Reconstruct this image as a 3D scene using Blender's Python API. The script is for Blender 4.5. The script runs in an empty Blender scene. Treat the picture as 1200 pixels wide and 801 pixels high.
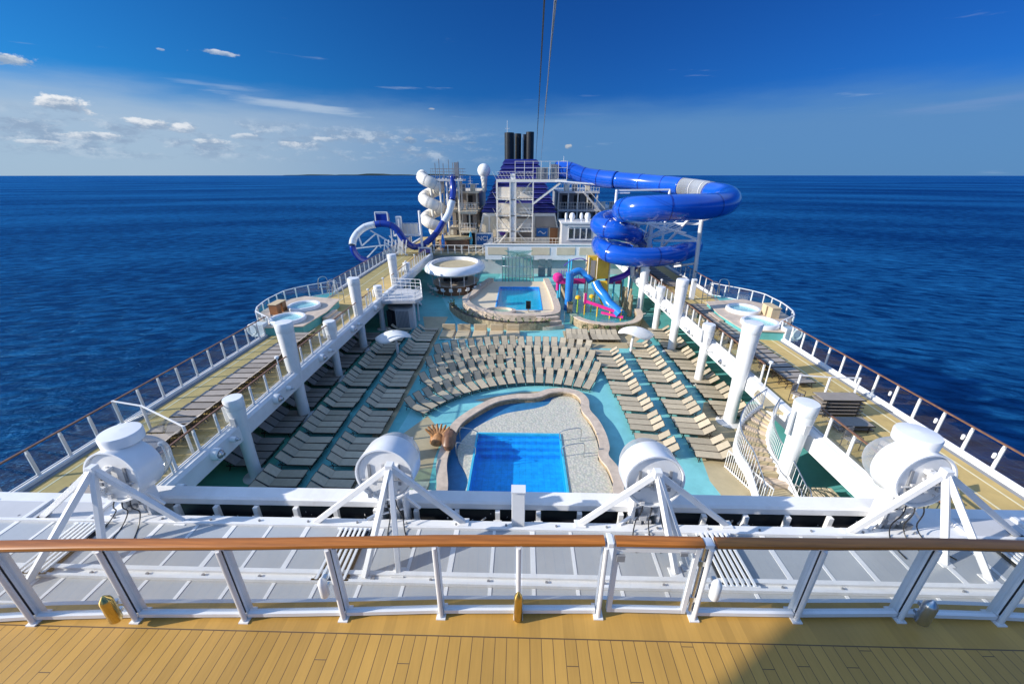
import bpy, math, random
from mathutils import Vector, Matrix
random.seed(7)
PI=math.pi
R=math.radians
scene=bpy.context.scene
COL=scene.collection

# ------------------------------------------------------------------ materials
def nt(name):
    m=bpy.data.materials.new(name); m.use_nodes=True
    n=m.node_tree; n.nodes.clear()
    return m,n
def N(n,t,**k):
    x=n.nodes.new(t)
    for a,b in k.items(): setattr(x,a,b)
    return x
def mat(name,col,rough=.5,metal=0.,var=.08,scale=3.,bump=0.,bscale=40.,spec=.5,coat=0.,dirt=0.,stretch=(1,1,1),orand=0.):
    m,n=nt(name); L=n.links.new
    out=N(n,'ShaderNodeOutputMaterial'); b=N(n,'ShaderNodeBsdfPrincipled')
    tc=N(n,'ShaderNodeTexCoord'); mp=N(n,'ShaderNodeMapping'); mp.inputs['Scale'].default_value=stretch
    L(tc.outputs['Object'],mp.inputs[0])
    no=N(n,'ShaderNodeTexNoise'); no.inputs['Scale'].default_value=scale; no.inputs['Detail'].default_value=5; no.inputs['Roughness'].default_value=.65
    L(mp.outputs[0],no.inputs['Vector'])
    mr=N(n,'ShaderNodeMapRange'); mr.inputs[1].default_value=.3; mr.inputs[2].default_value=.7
    mr.inputs[3].default_value=1-var; mr.inputs[4].default_value=1+var; L(no.outputs[0],mr.inputs[0])
    mx=N(n,'ShaderNodeVectorMath',operation='SCALE'); mx.inputs[0].default_value=col[:3]; vo=mr.outputs[0]
    if orand:
        oi=N(n,'ShaderNodeObjectInfo'); m1=N(n,'ShaderNodeMath',operation='MULTIPLY_ADD'); m1.inputs[1].default_value=orand*2; m1.inputs[2].default_value=1-orand; L(oi.outputs['Random'],m1.inputs[0])
        m3=N(n,'ShaderNodeMath',operation='MULTIPLY'); L(m1.outputs[0],m3.inputs[0]); L(vo,m3.inputs[1]); vo=m3.outputs[0]
    L(vo,mx.inputs['Scale'])
    src=mx.outputs[0]
    if dirt:
        n2=N(n,'ShaderNodeTexNoise'); n2.inputs['Scale'].default_value=scale*.37; n2.inputs['Detail'].default_value=8; n2.inputs['Roughness'].default_value=.75
        L(mp.outputs[0],n2.inputs['Vector'])
        m2=N(n,'ShaderNodeMapRange'); m2.inputs[1].default_value=.52; m2.inputs[2].default_value=.75; m2.inputs[3].default_value=0; m2.inputs[4].default_value=dirt
        L(n2.outputs[0],m2.inputs[0])
        mc=N(n,'ShaderNodeMix',data_type='RGBA'); L(m2.outputs[0],mc.inputs[0]); L(src,mc.inputs[6])
        mc.inputs[7].default_value=(col[0]*.45,col[1]*.4,col[2]*.33,1); src=mc.outputs[2]
    L(src,b.inputs['Base Color'])
    b.inputs['Roughness'].default_value=rough; b.inputs['Metallic'].default_value=metal
    b.inputs['Specular IOR Level'].default_value=spec; b.inputs['Coat Weight'].default_value=coat
    if bump:
        nb=N(n,'ShaderNodeTexNoise'); nb.inputs['Scale'].default_value=bscale; nb.inputs['Detail'].default_value=4; L(mp.outputs[0],nb.inputs['Vector'])
        bp=N(n,'ShaderNodeBump'); bp.inputs['Strength'].default_value=bump; bp.inputs['Distance'].default_value=.02
        L(nb.outputs[0],bp.inputs['Height']); L(bp.outputs[0],b.inputs['Normal'])
    L(b.outputs[0],out.inputs[0])
    return m
def glass(name,tint=(.9,.95,.96),refl=.5,rough=.01):
    m,n=nt(name); L=n.links.new
    out=N(n,'ShaderNodeOutputMaterial'); t=N(n,'ShaderNodeBsdfTransparent'); t.inputs[0].default_value=(*tint,1)
    g=N(n,'ShaderNodeBsdfGlossy'); g.inputs['Roughness'].default_value=rough
    fr=N(n,'ShaderNodeLayerWeight'); fr.inputs[0].default_value=.5
    pw=N(n,'ShaderNodeMath',operation='POWER'); pw.inputs[1].default_value=5.; L(fr.outputs['Facing'],pw.inputs[0])
    mu=N(n,'ShaderNodeMath',operation='MULTIPLY_ADD'); mu.inputs[1].default_value=refl*1.2; mu.inputs[2].default_value=.04*refl*2; L(pw.outputs[0],mu.inputs[0])
    no=N(n,'ShaderNodeTexNoise'); no.inputs['Scale'].default_value=1.2
    tc=N(n,'ShaderNodeTexCoord'); L(tc.outputs['Object'],no.inputs['Vector'])
    bp=N(n,'ShaderNodeBump'); bp.inputs['Strength'].default_value=.03; L(no.outputs[0],bp.inputs['Height']); L(bp.outputs[0],g.inputs['Normal'])
    mx=N(n,'ShaderNodeMixShader'); L(mu.outputs[0],mx.inputs[0]); L(t.outputs[0],mx.inputs[1]); L(g.outputs[0],mx.inputs[2])
    L(mx.outputs[0],out.inputs[0]); return m
def water(name,deep,scale=3.,strength=.25,dist=.05,rough=.03,tr=0.):
    m,n=nt(name); L=n.links.new
    out=N(n,'ShaderNodeOutputMaterial'); b=N(n,'ShaderNodeBsdfPrincipled'); b.inputs['Base Color'].default_value=(*deep,1)
    b.inputs['Roughness'].default_value=rough; b.inputs['IOR'].default_value=1.33
    tc=N(n,'ShaderNodeTexCoord'); no=N(n,'ShaderNodeTexNoise'); no.inputs['Scale'].default_value=scale; no.inputs['Detail'].default_value=3
    L(tc.outputs['Object'],no.inputs['Vector'])
    bp=N(n,'ShaderNodeBump'); bp.inputs['Strength'].default_value=strength; bp.inputs['Distance'].default_value=dist
    L(no.outputs[0],bp.inputs['Height'])
    if tr:
        t=N(n,'ShaderNodeBsdfTransparent'); t.inputs[0].default_value=(*[min(1,.35+c*2.0) for c in deep],1)
        g=N(n,'ShaderNodeBsdfGlossy'); g.inputs['Roughness'].default_value=.02; L(bp.outputs[0],g.inputs['Normal'])
        lw=N(n,'ShaderNodeLayerWeight'); lw.inputs[0].default_value=.5
        pw=N(n,'ShaderNodeMath',operation='POWER'); pw.inputs[1].default_value=4.5; L(lw.outputs['Facing'],pw.inputs[0])
        fr=N(n,'ShaderNodeMath',operation='MULTIPLY_ADD'); fr.inputs[1].default_value=.9; fr.inputs[2].default_value=.03; L(pw.outputs[0],fr.inputs[0])
        mx=N(n,'ShaderNodeMixShader'); L(fr.outputs[0],mx.inputs[0]); L(t.outputs[0],mx.inputs[1]); L(g.outputs[0],mx.inputs[2])
        L(mx.outputs[0],out.inputs[0])
    else:
        L(bp.outputs[0],b.inputs['Normal']); L(b.outputs[0],out.inputs[0])
    return m

M={}
M['white']=mat('white_paint',(.77,.77,.77),.38,var=.07,scale=1.3,dirt=.24,bump=.05,bscale=6)
M['white2']=mat('warm_white_paint',(.82,.77,.68),.45,var=.07,scale=.9,dirt=.22)
M['gloss_white']=mat('gloss_white',(.8,.81,.82),.24,var=.05,scale=2,dirt=.14)
M['grey_white']=mat('pale_grey_paint',(.54,.54,.55),.45,var=.07,scale=1,dirt=.15)
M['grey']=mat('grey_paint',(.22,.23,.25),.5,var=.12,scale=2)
M['cream']=mat('cream_panel',(.68,.58,.42),.5,var=.08,scale=.8,dirt=.2)
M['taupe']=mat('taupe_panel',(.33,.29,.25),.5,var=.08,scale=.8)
M['dark']=mat('dark_opening',(.02,.022,.028),.6,var=.3,scale=1.5)
M['steel']=mat('brushed_steel',(.55,.56,.58),.28,metal=1,var=.08,scale=8)
M['brass']=mat('brass',(.62,.46,.16),.25,metal=1,var=.12,scale=7)
M['black']=mat('black_paint',(.012,.012,.014),.35,var=.3,scale=1)
M['frame']=mat('dark_bronze_frame',(.045,.035,.028),.45,var=.2,scale=4)
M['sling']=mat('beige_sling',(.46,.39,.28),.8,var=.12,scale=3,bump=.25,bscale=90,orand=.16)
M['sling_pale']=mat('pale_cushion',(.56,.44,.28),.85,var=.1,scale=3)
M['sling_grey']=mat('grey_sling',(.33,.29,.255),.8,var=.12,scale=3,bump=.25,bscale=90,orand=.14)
M['wood_rail']=mat('varnished_wood',(.42,.14,.022),.38,var=.35,scale=5,coat=.12,stretch=(.25,6,6))
M['wood_brown']=mat('brown_wood',(.2,.1,.055),.4,var=.3,scale=5)
M['teal']=mat('teal_floor',(.11,.42,.42),.55,var=.16,scale=.8,bump=.12,bscale=30,dirt=.25)
M['aqua']=mat('aqua_floor',(.20,.54,.56),.5,var=.15,scale=.7,bump=.12,bscale=30,dirt=.2)
M['green']=mat('green_floor',(.10,.42,.32),.55,var=.15,scale=.8,bump=.12,bscale=30,dirt=.2)
M['sand']=mat('sand_floor',(.47,.39,.24),.6,var=.12,scale=1.1,bump=.1,bscale=30,dirt=.2)
M['turf']=mat('olive_turf',(.54,.39,.15),.8,var=.14,scale=1.2,bump=.3,bscale=60,dirt=.15)
M['line']=mat('track_line',(.72,.66,.45),.6,var=.1,scale=4)
M['stone']=mat('coping_stone',(.58,.47,.37),.55,var=.2,scale=2.2,bump=.3,bscale=18,dirt=.35)
M['stonewall']=mat('planter_stone',(.34,.26,.16),.7,var=.5,scale=4,bump=.6,bscale=12)
M['navy']=mat('navy_louvre',(.012,.012,.14),.35,var=.15,scale=2)
M['blue']=mat('blue_fibreglass',(.006,.085,.52),.16,var=.12,scale=.5,coat=.5)
M['blue_dark']=mat('deep_blue_fibreglass',(.006,.03,.28),.2,var=.1,scale=.6,coat=.5)
M['blue_light']=mat('mid_blue_fibreglass',(.02,.2,.6),.2,var=.1,scale=.6,coat=.4)
M['yellow']=mat('yellow_plastic',(.75,.45,.02),.35,var=.12,scale=2)
M['pink']=mat('pink_plastic',(.72,.03,.25),.35,var=.12,scale=2)
M['green_p']=mat('lime_plastic',(.35,.55,.05),.35,var=.12,scale=2)
M['purple']=mat('purple_plastic',(.10,.03,.4),.35,var=.12,scale=2)
M['orange']=mat('orange_plastic',(.36,.17,.06),.6,var=.5,scale=4,bump=.6,bscale=12,dirt=.5)
M['door_brown']=mat('orange_brown_door',(.3,.12,.04),.5,var=.15,scale=2)
M['canvas']=mat('white_canvas',(.78,.77,.74),.7,var=.05,scale=2,bump=.1,bscale=8)
M['glass']=glass('clear_glass',(.95,.965,.97),.85)
M['glass_smoke']=glass('smoked_glass',(.84,.89,.91),.6)
M['glass_teal']=glass('teal_glass',(.72,.9,.87),.6)
def dome_mat():
    m=glass('dome_glass',(.86,.88,.90),1.,.04); n=m.node_tree; L=n.links.new
    out=[x for x in n.nodes if x.type=='OUTPUT_MATERIAL'][0]; src=out.inputs[0].links[0].from_socket
    d=N(n,'ShaderNodeBsdfDiffuse'); d.inputs[0].default_value=(.62,.64,.66,1); lw=N(n,'ShaderNodeLayerWeight'); lw.inputs[0].default_value=.5
    k=N(n,'ShaderNodeMath',operation='MULTIPLY_ADD'); k.inputs[1].default_value=.45; k.inputs[2].default_value=.10; L(lw.outputs['Facing'],k.inputs[0])
    mx=N(n,'ShaderNodeMixShader'); L(k.outputs[0],mx.inputs[0]); L(src,mx.inputs[1]); L(d.outputs[0],mx.inputs[2]); L(mx.outputs[0],out.inputs[0]); return m
M['dome']=dome_mat()
M['translucent']=mat('pale_translucent_tube',(.62,.68,.74),.2,var=.06,scale=1,coat=.5)
M['window']=mat('dark_window',(.03,.045,.06),.08,var=.2,scale=2,spec=.9)
M['tile_blue']=mat('pool_tile',(.02,.36,.85),.35,var=.22,scale=3.2)
def gridify(m,sc=1.6):
    n=m.node_tree; L=n.links.new; b=[x for x in n.nodes if x.type=='BSDF_PRINCIPLED'][0]; src=b.inputs['Base Color'].links[0].from_socket
    tc=N(n,'ShaderNodeTexCoord'); br=N(n,'ShaderNodeTexBrick'); br.offset=0; br.inputs['Scale'].default_value=sc; br.inputs['Mortar Size'].default_value=.022; br.inputs['Brick Width'].default_value=.5; br.inputs['Row Height'].default_value=.5
    br.inputs['Color1'].default_value=(1,1,1,1); br.inputs['Color2'].default_value=(.86,.9,.95,1); br.inputs['Mortar'].default_value=(.62,.72,.8,1)
    L(tc.outputs['Object'],br.inputs['Vector']); mx=N(n,'ShaderNodeMix',data_type='RGBA',blend_type='MULTIPLY'); mx.inputs[0].default_value=.8; L(src,mx.inputs[6]); L(br.outputs['Color'],mx.inputs[7]); L(mx.outputs[2],b.inputs['Base Color'])
gridify(M['tile_blue'])
M['tile_turq']=mat('turquoise_tile',(.06,.46,.66),.35,var=.14,scale=2.2)
M['pool']=water('pool_water',(.10,.36,.46),2.2,.35,.03,tr=1)
M['tub']=water('tub_water',(.25,.45,.46),7,.5,.05,tr=1)
M['rubber']=mat('black_gasket',(.015,.015,.017),.6)
M['sign_blue']=mat('sign_blue',(.01,.13,.4),.4)
M['sign_white']=mat('sign_white',(.8,.8,.8),.4)
M['leaf']=mat('planter_leaves',(.07,.11,.03),.7,var=.5,scale=6)
M['island']=mat('island_land',(.03,.055,.05),.9,var=.3,scale=.002)

# skylight panes: pale grey translucent sheet
M['pane']=mat('skylight_pane',(.40,.42,.44),.22,var=.07,scale=.8,dirt=.15)

def plank_mat():
    m,n=nt('deck_planks'); L=n.links.new
    out=N(n,'ShaderNodeOutputMaterial'); b=N(n,'ShaderNodeBsdfPrincipled'); tc=N(n,'ShaderNodeTexCoord')
    sp=N(n,'ShaderNodeSeparateXYZ'); L(tc.outputs['Object'],sp.inputs[0])
    d=N(n,'ShaderNodeMath',operation='DIVIDE'); d.inputs[1].default_value=.118; L(sp.outputs[0],d.inputs[0])
    fr=N(n,'ShaderNodeMath',operation='FRACT'); L(d.outputs[0],fr.inputs[0])
    fl=N(n,'ShaderNodeMath',operation='FLOOR'); L(d.outputs[0],fl.inputs[0])
    wn=N(n,'ShaderNodeTexWhiteNoise',noise_dimensions='1D'); L(fl.outputs[0],wn.inputs['W'])
    lt=N(n,'ShaderNodeMath',operation='LESS_THAN'); lt.inputs[1].default_value=.055; L(fr.outputs[0],lt.inputs[0])
    # margin plank beyond the seam has no caulk lines
    yy=N(n,'ShaderNodeMath',operation='LESS_THAN'); yy.inputs[1].default_value=2.60; L(sp.outputs[1],yy.inputs[0])
    ln=N(n,'ShaderNodeMath',operation='MULTIPLY'); L(lt.outputs[0],ln.inputs[0]); L(yy.outputs[0],ln.inputs[1])
    y2=N(n,'ShaderNodeMath',operation='COMPARE'); y2.inputs[1].default_value=2.606; y2.inputs[2].default_value=.006; L(sp.outputs[1],y2.inputs[0])
    mx=N(n,'ShaderNodeMath',operation='MAXIMUM'); L(ln.outputs[0],mx.inputs[0]); L(y2.outputs[0],mx.inputs[1])
    yo=N(n,'ShaderNodeMath',operation='MULTIPLY_ADD'); yo.inputs[1].default_value=9.7; L(wn.outputs[0],yo.inputs[0]); L(sp.outputs[1],yo.inputs[2])
    yd=N(n,'ShaderNodeMath',operation='DIVIDE'); yd.inputs[1].default_value=2.4; L(yo.outputs[0],yd.inputs[0]); yf=N(n,'ShaderNodeMath',operation='FRACT'); L(yd.outputs[0],yf.inputs[0])
    yl=N(n,'ShaderNodeMath',operation='LESS_THAN'); yl.inputs[1].default_value=.003; L(yf.outputs[0],yl.inputs[0])
    yk=N(n,'ShaderNodeMath',operation='MULTIPLY'); L(yl.outputs[0],yk.inputs[0]); L(yy.outputs[0],yk.inputs[1])
    m9=N(n,'ShaderNodeMath',operation='MAXIMUM'); L(mx.outputs[0],m9.inputs[0]); L(yk.outputs[0],m9.inputs[1]); mx=m9
    mp=N(n,'ShaderNodeMapping'); mp.inputs['Scale'].default_value=(22,1.6,1); L(tc.outputs['Object'],mp.inputs[0])
    no=N(n,'ShaderNodeTexNoise'); no.inputs['Scale'].default_value=2.; no.inputs['Detail'].default_value=6; L(mp.outputs[0],no.inputs['Vector'])
    n3=N(n,'ShaderNodeTexNoise'); n3.inputs['Scale'].default_value=.9; n3.inputs['Detail'].default_value=5; L(tc.outputs['Object'],n3.inputs['Vector'])
    a=N(n,'ShaderNodeMath',operation='MULTIPLY_ADD'); a.inputs[1].default_value=.20; a.inputs[2].default_value=.60; L(wn.outputs[0],a.inputs[0])
    a2=N(n,'ShaderNodeMath',operation='MULTIPLY_ADD'); a2.inputs[1].default_value=.25; L(no.outputs[0],a2.inputs[0]); L(a.outputs[0],a2.inputs[2])
    a3=N(n,'ShaderNodeMath',operation='MULTIPLY_ADD'); a3.inputs[1].default_value=.5; L(n3.outputs[0],a3.inputs[0]); L(a2.outputs[0],a3.inputs[2])
    sc=N(n,'ShaderNodeVectorMath',operation='SCALE'); sc.inputs[0].default_value=(.47,.265,.058); L(a3.outputs[0],sc.inputs['Scale'])
    mc=N(n,'ShaderNodeMix',data_type='RGBA'); L(mx.outputs[0],mc.inputs[0]); L(sc.outputs[0],mc.inputs[6]); mc.inputs[7].default_value=(.13,.075,.03,1)
    L(mc.outputs[2],b.inputs['Base Color'])
    rr=N(n,'ShaderNodeMapRange'); rr.inputs[3].default_value=.3; rr.inputs[4].default_value=.55; L(n3.outputs[0],rr.inputs[0]); L(rr.outputs[0],b.inputs['Roughness'])
    bp=N(n,'ShaderNodeBump'); bp.inputs['Strength'].default_value=.4; bp.inputs['Distance'].default_value=.004
    iv=N(n,'ShaderNodeMath',operation='SUBTRACT'); iv.inputs[0].default_value=1; L(mx.outputs[0],iv.inputs[1])
    L(iv.outputs[0],bp.inputs['Height']); L(bp.outputs[0],b.inputs['Normal'])
    L(b.outputs[0],out.inputs[0]); return m
M['planks']=plank_mat()

def pebble_mat():
    m,n=nt('pebble_floor'); L=n.links.new
    out=N(n,'ShaderNodeOutputMaterial'); b=N(n,'ShaderNodeBsdfPrincipled'); tc=N(n,'ShaderNodeTexCoord')
    v=N(n,'ShaderNodeTexVoronoi'); v.inputs['Scale'].default_value=8.5; L(tc.outputs['Object'],v.inputs['Vector'])
    cr=N(n,'ShaderNodeValToRGB'); cr.color_ramp.elements[0].position=.1; cr.color_ramp.elements[0].color=(.66,.62,.50,1)
    cr.color_ramp.elements[1].position=.75; cr.color_ramp.elements[1].color=(.47,.46,.39,1); L(v.outputs['Distance'],cr.inputs[0])
    hs=N(n,'ShaderNodeMix',data_type='RGBA'); hs.inputs[0].default_value=.035; L(cr.outputs[0],hs.inputs[6]); L(v.outputs['Color'],hs.inputs[7])
    L(hs.outputs[2],b.inputs['Base Color']); b.inputs['Roughness'].default_value=.5
    bp=N(n,'ShaderNodeBump'); bp.inputs['Strength'].default_value=.5; bp.inputs['Distance'].default_value=.03; L(v.outputs['Distance'],bp.inputs['Height']); bp.invert=True
    L(bp.outputs[0],b.inputs['Normal']); L(b.outputs[0],out.inputs[0]); return m
M['pebble']=pebble_mat()

def sea_mat():
    m,n=nt('sea_water'); L=n.links.new
    out=N(n,'ShaderNodeOutputMaterial'); b=N(n,'ShaderNodeBsdfPrincipled'); tc=N(n,'ShaderNodeTexCoord')
    b.inputs['Roughness'].default_value=.24; b.inputs['IOR'].default_value=1.33; b.inputs['Specular IOR Level'].default_value=.09; b.inputs['Specular Tint'].default_value=(.16,.58,1,1)
    # crests fan away from the hull like a bow wave on both sides
    sx=N(n,'ShaderNodeSeparateXYZ'); L(tc.outputs['Object'],sx.inputs[0])
    ab=N(n,'ShaderNodeMath',operation='ABSOLUTE'); L(sx.outputs[0],ab.inputs[0])
    yy=N(n,'ShaderNodeMath',operation='MULTIPLY_ADD'); yy.inputs[1].default_value=.30; L(ab.outputs[0],yy.inputs[0]); L(sx.outputs[1],yy.inputs[2])
    cb=N(n,'ShaderNodeCombineXYZ'); L(sx.outputs[0],cb.inputs[0]); L(yy.outputs[0],cb.inputs[1])
    def noise(s,st,det=4,dist=0.):
        mp=N(n,'ShaderNodeMapping'); mp.inputs['Scale'].default_value=st; L(cb.outputs[0],mp.inputs[0])
        no=N(n,'ShaderNodeTexNoise'); no.inputs['Scale'].default_value=s; no.inputs['Detail'].default_value=det; no.inputs['Roughness'].default_value=.58; no.inputs['Distortion'].default_value=dist
        L(mp.outputs[0],no.inputs['Vector']); return no.outputs[0]
    big=noise(.06,(.35,1,1),4,.3); mid=noise(.27,(.42,1,1),7,.5); ripple=noise(1.1,(.6,1,1),5)
    s1=N(n,'ShaderNodeMath',operation='MULTIPLY_ADD'); s1.inputs[1].default_value=.7; L(mid,s1.inputs[0]); L(big,s1.inputs[2])
    s2=N(n,'ShaderNodeMath',operation='MULTIPLY_ADD'); s2.inputs[1].default_value=.26; L(ripple,s2.inputs[0]); L(s1.outputs[0],s2.inputs[2])
    bp=N(n,'ShaderNodeBump'); bp.inputs['Strength'].default_value=1.; bp.inputs['Distance'].default_value=3.2; L(s2.outputs[0],bp.inputs['Height'])
    L(bp.outputs[0],b.inputs['Normal'])
    cr=N(n,'ShaderNodeValToRGB'); e=cr.color_ramp.elements
    e[0].position=.43; e[0].color=(.0001,.012,.062,1); e[1].position=.61; e[1].color=(.012,.125,.31,1)
    pat=noise(.004,(.3,1,1),5)
    s3=N(n,'ShaderNodeMath',operation='MULTIPLY_ADD'); s3.inputs[1].default_value=.5; L(mid,s3.inputs[0])
    s4=N(n,'ShaderNodeMath',operation='MULTIPLY'); s4.inputs[1].default_value=.5; L(pat,s4.inputs[0]); L(s4.outputs[0],s3.inputs[2])
    L(s3.outputs[0],cr.inputs[0])
    n.nodes.remove(b); df=N(n,'ShaderNodeBsdfDiffuse'); L(cr.outputs[0],df.inputs[0]); L(bp.outputs[0],df.inputs['Normal'])
    g=N(n,'ShaderNodeBsdfGlossy'); g.inputs[0].default_value=(.12,.50,1,1); g.inputs['Roughness'].default_value=.22; L(bp.outputs[0],g.inputs['Normal'])
    lw=N(n,'ShaderNodeLayerWeight'); lw.inputs[0].default_value=.5; L(bp.outputs[0],lw.inputs['Normal'])
    pw=N(n,'ShaderNodeMath',operation='POWER'); pw.inputs[1].default_value=4.; L(lw.outputs['Facing'],pw.inputs[0])
    fm=N(n,'ShaderNodeMath',operation='MULTIPLY_ADD'); fm.inputs[1].default_value=.5; fm.inputs[2].default_value=.02; L(pw.outputs[0],fm.inputs[0])
    mx=N(n,'ShaderNodeMixShader'); L(fm.outputs[0],mx.inputs[0]); L(df.outputs[0],mx.inputs[1]); L(g.outputs[0],mx.inputs[2]); L(mx.outputs[0],out.inputs[0]); return m
M['sea']=sea_mat()

# ------------------------------------------------------------------ mesh helpers
class MB:
    def __init__(s): s.v=[]; s.f=[]
    def add(s,vs,fs):
        o=len(s.v); s.v+= [tuple(v) for v in vs]; s.f+= [tuple(o+i for i in f) for f in fs]; return s
    def bx(s,x0,x1,y0,y1,z0,z1):
        if x0>x1:x0,x1=x1,x0
        if y0>y1:y0,y1=y1,y0
        if z0>z1:z0,z1=z1,z0
        v=[(x,y,z) for z in (z0,z1) for y in (y0,y1) for x in (x0,x1)]
        return s.add(v,[(0,2,3,1),(4,5,7,6),(0,1,5,4),(2,6,7,3),(0,4,6,2),(1,3,7,5)])
    def box(s,c,d,rz=0,M4=None):
        h=[q/2 for q in d]; cs,sn=math.cos(rz),math.sin(rz); v=[]
        for z in (-h[2],h[2]):
            for y in (-h[1],h[1]):
                for x in (-h[0],h[0]):
                    p=Vector((x*cs-y*sn,x*sn+y*cs,z)) if M4 is None else M4@Vector((x,y,z))
                    v.append((c[0]+p.x,c[1]+p.y,c[2]+p.z))
        return s.add(v,[(0,2,3,1),(4,5,7,6),(0,1,5,4),(2,6,7,3),(0,4,6,2),(1,3,7,5)])
    def bar(s,p0,p1,w,h=None):
        """square bar from p0 to p1"""
        h=h or w; a=Vector(p0); b=Vector(p1); d=(b-a)
        if d.length<1e-6: return s
        q=d.to_track_quat('Y','Z').to_matrix()
        return s.box(((a+b)/2),(w,d.length,h),M4=q)
    def cyl(s,p0,p1,r0,r1=None,n=12,cap=True):
        r1=r0 if r1 is None else r1
        a=Vector(p0); b=Vector(p1); q=(b-a).to_track_quat('Z','Y').to_matrix(); v=[]
        for p,r in ((a,r0),(b,r1)):
            for i in range(n):
                t=2*PI*i/n; v.append(p+q@Vector((r*math.cos(t),r*math.sin(t),0)))
        f=[(i,(i+1)%n,n+(i+1)%n,n+i) for i in range(n)]
        if cap: f+=[tuple(reversed(range(n))),tuple(range(n,2*n))]
        return s.add(v,f)
    def tube(s,pts,r,n=10,cap=True,closed=False):
        P=[Vector(p) for p in pts]; k=len(P); rr=r if isinstance(r,(list,tuple)) else [r]*k; v=[]
        up=Vector((0,0,1)); prev=None
        for i,p in enumerate(P):
            t=(P[min(i+1,k-1)]-P[max(i-1,0)]) if not closed else (P[(i+1)%k]-P[(i-1)%k])
            t.normalize()
            if prev is None:
                a=t.cross(up)
                if a.length<.05: a=t.cross(Vector((1,0,0)))
            else: a=prev-t*prev.dot(t)
            a.normalize(); prev=a; b=t.cross(a)
            for j in range(n):
                th=2*PI*j/n; v.append(p+(a*math.cos(th)+b*math.sin(th))*rr[i])
        f=[]
        for i in range(k if closed else k-1):
            i2=(i+1)%k
            for j in range(n): f.append((i*n+j,i*n+(j+1)%n,i2*n+(j+1)%n,i2*n+j))
        if cap and not closed: f+=[tuple(reversed(range(n))),tuple(range((k-1)*n,k*n))]
        return s.add(v,f)
    def lathe(s,prof,c=(0,0,0),n=24,mat3=None,sx=1,sy=1):
        v=[]; c=Vector(c)
        for r,z in prof:
            for i in range(n):
                t=2*PI*i/n; p=Vector((r*sx*math.cos(t),r*sy*math.sin(t),z))
                if mat3 is not None: p=mat3@p
                v.append(c+p)
        f=[]
        for k in range(len(prof)-1):
            for i in range(n): f.append((k*n+i,k*n+(i+1)%n,(k+1)*n+(i+1)%n,(k+1)*n+i))
        if prof[0][0]>1e-4: f.append(tuple(reversed(range(n))))
        if prof[-1][0]>1e-4: f.append(tuple(range((len(prof)-1)*n,len(prof)*n)))
        return s.add(v,f)
    def prism(s,poly,z0,z1):
        A=sum(poly[i][0]*poly[(i+1)%len(poly)][1]-poly[(i+1)%len(poly)][0]*poly[i][1] for i in range(len(poly)))
        if A<0: poly=poly[::-1]
        n=len(poly); v=[(x,y,z0) for x,y in poly]+[(x,y,z1) for x,y in poly]
        return s.add(v,[tuple(reversed(range(n))),tuple(range(n,2*n))]+[(i,(i+1)%n,n+(i+1)%n,n+i) for i in range(n)])
    def strip(s,inner,outer,z0,z1):
        """wall band between two open polylines of equal length"""
        n=len(inner)
        for i in range(n-1):
            a,b,c,d=inner[i],inner[i+1],outer[i+1],outer[i]
            v=[(p[0],p[1],z0) for p in (a,b,c,d)]+[(p[0],p[1],z1) for p in (a,b,c,d)]
            s.add(v,[(4,5,6,7),(3,2,1,0),(0,1,5,4),(2,3,7,6)]+([(3,0,4,7)] if i==0 else [])+([(1,2,6,5)] if i==n-2 else []))
        return s
    def sheet(s,x0,x1,y0,y1,z): return s.add([(x0,y0,z),(x1,y0,z),(x1,y1,z),(x0,y1,z)],[(0,1,2,3)])
    def build(s,name,m,parent=None,smooth=False,bevel=0,fix=True,ang=40):
        me=bpy.data.meshes.new(name); org=Vector((0,0,0))
        if parent is not None:
            p=parent
            while p is not None: org+=p.location; p=p.parent
        me.from_pydata([(v[0]-org.x,v[1]-org.y,v[2]-org.z) for v in s.v],[],s.f)
        if fix:
            import bmesh
            b=bmesh.new(); b.from_mesh(me); bmesh.ops.recalc_face_normals(b,faces=b.faces); b.to_mesh(me); b.free()
        me.materials.append(M[m] if isinstance(m,str) else m)
        if smooth:
            me.polygons.foreach_set('use_smooth',[True]*len(me.polygons))
            try: me.set_sharp_from_angle(angle=R(ang))
            except Exception: pass
        o=bpy.data.objects.new(name,me); COL.objects.link(o)
        if parent is not None: o.parent=parent
        if bevel:
            md=o.modifiers.new('bevel','BEVEL'); md.width=bevel; md.segments=2; md.limit_method='ANGLE'
        return o
def tag(o,label=None,cat=None,group=None,kind=None):
    if label: o['label']=label
    if cat: o['category']=cat
    if group: o['group']=group
    if kind: o['kind']=kind
    return o
def thing(name,label,cat,loc=(0,0,0),group=None):
    o=bpy.data.objects.new(name,None); COL.objects.link(o); o.location=loc; o.empty_display_size=.1
    return tag(o,label,cat,group)
def struct(o): o['kind']='structure'; return o
def kids(o): return [c for c in KIDS.get(o.name,[])]
def copy_tree(o,parent=None):
    c=o.copy(); COL.objects.link(c)
    if parent is not None: c.parent=parent; c.matrix_parent_inverse=o.matrix_parent_inverse.copy()
    for ch in list(o.children): copy_tree(ch,c)
    return c
ORD='zeroth first second third fourth fifth sixth seventh eighth ninth tenth eleventh twelfth thirteenth fourteenth fifteenth sixteenth seventeenth eighteenth nineteenth twentieth'.split()
def ordn(i):
    if i<=20: return ORD[i]
    t={2:'twenty',3:'thirty',4:'forty',5:'fifty',6:'sixty'}[i//10]
    if i%10==0: return {'twenty':'twentieth','thirty':'thirtieth','forty':'fortieth','fifty':'fiftieth','sixty':'sixtieth'}[t]
    return t+'-'+ORD[i%10]
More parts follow.
